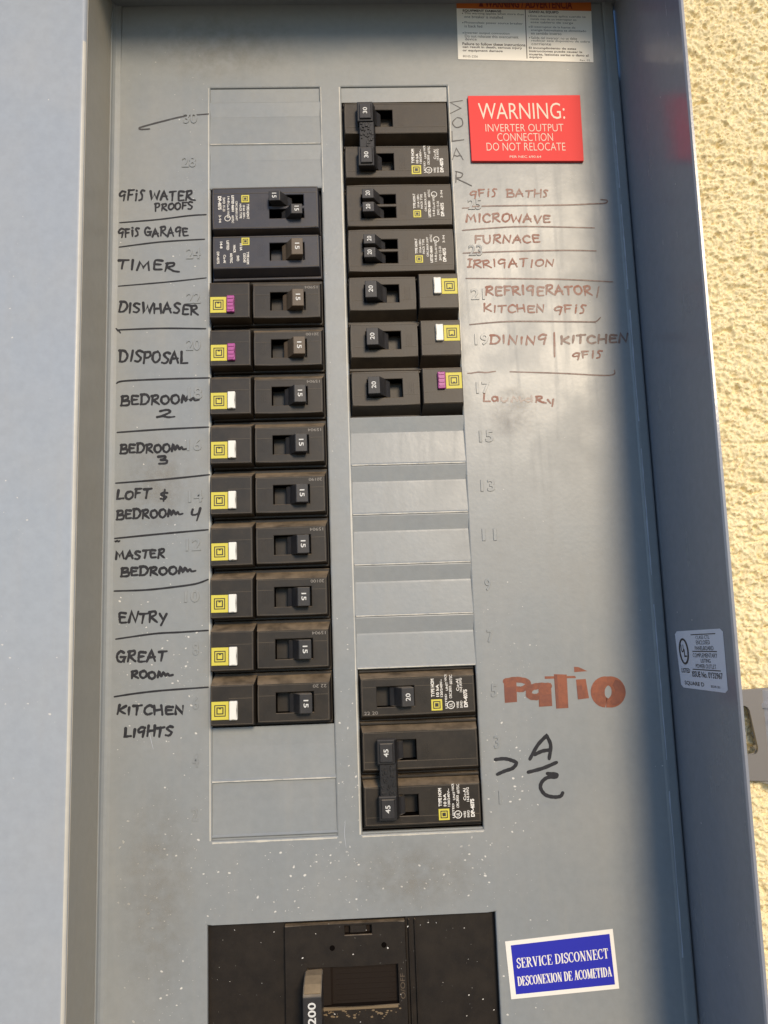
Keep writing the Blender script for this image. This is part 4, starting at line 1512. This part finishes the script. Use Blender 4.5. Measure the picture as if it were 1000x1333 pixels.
# metal fitting on the wall beyond the box
fx, fy = U(970, 1015, 26)
cl = thing('conduit_fitting', 'silver pipe collar with slotted grey bracket on the stucco right of the box', 'pipe fitting', (fx, fy, 24))
hh = 39.5
mb = MB()
pts = [(-8, 0), (16, -1.5), (16, hh + 1), (-8, hh)] + [(-8, 33.2)] + [(3.2, 33.0), (4.6, 32.2), (5.4, 30.6)] \
    + [(7.4, 14.0), (7.4, 12.4), (6.6, 11.2), (5.2, 10.8)] + [(-8, 11.0)]
mb.prism(pts, .4, 2.2, axis='z', bev=.25)
mb.build('bracket', 'grey_metal', cl)
mb = MB()
mb.cyl((32.5, -2.5, -12), 25, hh + 2.5, 'y', 120, bev=1.0)
mb.cyl((32.5, hh - 8, -12), 25.7, 2.2, 'y', 120, bev=.4)
mb.build('collar', 'clamp_metal', cl)
mb = MB()
mb.cyl((14.6, 26.5, 4), 1.2, 3.2, 'z', 14, bev=.3)
mb.build('set_screw', 'inner_enamel', cl)

# rubbed smears and dusty films on the inner cover, each a thin film with ragged, fading borders
def film(name, base, dens, scale):
    m = mat(name, base, .85, 0, .15)
    nt = m.node_tree
    b = nt.nodes['Principled BSDF']
    co = N(m, 'ShaderNodeTexCoord')
    g = N(m, 'ShaderNodeMapping')
    g.inputs['Location'].default_value = (-.5, -.5, -.5)
    L(m, co.outputs['Generated'], g.inputs[0])
    sx_ = N(m, 'ShaderNodeSeparateXYZ')
    L(m, g.outputs[0], sx_.inputs[0])
    cb = N(m, 'ShaderNodeCombineXYZ')
    L(m, sx_.outputs['X'], cb.inputs[0])
    L(m, sx_.outputs['Z'], cb.inputs[1])
    ln = N(m, 'ShaderNodeVectorMath', operation='LENGTH')
    L(m, cb.outputs[0], ln.inputs[0])
    fall = rng(m, ln.outputs['Value'], .12, .5, 1, 0)
    n = noise(m, scale, 5, .65, co.outputs['Object'])
    ad = N(m, 'ShaderNodeMath', operation='MULTIPLY')
    L(m, fall, ad.inputs[0])
    L(m, rng(m, n.outputs[0], .36, .66, .1, 1), ad.inputs[1])
    ml = N(m, 'ShaderNodeMath', operation='MULTIPLY')
    L(m, ad.outputs[0], ml.inputs[0])
    ml.inputs[1].default_value = dens
    L(m, ml.outputs[0], b.inputs['Alpha'])


film('rubbed_film', (.34, .325, .30), .42, 110)
film('dust_film', (.31, .29, .245), .38, 130)


def smear(px0, py0, px1, py1, m, z=.06):
    xa, ya = U(px0, py0)
    xb, yb2 = U(px1, py1)
    mb = MB()
    mb.quad([(xa, yb2, z), (xb, yb2, z), (xb, ya, z), (xa, ya, z)])
    ebuild(mb, 'smear', m)


smear(618, 520, 712, 572, 'rubbed_film')
smear(640, 500, 700, 535, 'rubbed_film', .055)
smear(150, 1010, 262, 1330, 'dust_film')
smear(440, 1090, 640, 1190, 'dust_film')
smear(150, 560, 262, 700, 'dust_film', .05)
smear(160, 10, 420, 110, 'dust_film')
rs_ = random.Random(5)
for (px, py, ln_, an) in ((700, 690, 26, 70), (740, 610, 18, 60), (715, 820, 22, 100), (190, 985, 20, 80), (560, 1140, 24, 12), (360, 1165, 30, -8), (690, 1120, 26, 60),
                          (200, 200, 22, 75), (770, 950, 22, 85), (660, 600, 16, 40), (230, 1250, 34, 82), (430, 300, 30, 88)):
    mb = MB()
    stroke(mb, [(px, py), (px + ln_ * .5 * math.cos(R(an)) + rs_.uniform(-2, 2), py + ln_ * .5 * math.sin(R(an))), (px + ln_ * math.cos(R(an)), py + ln_ * math.sin(R(an)))], .55, taper=.9)
    ebuild_ = mb.build('scratch', 'speck_scuff', dead_front)
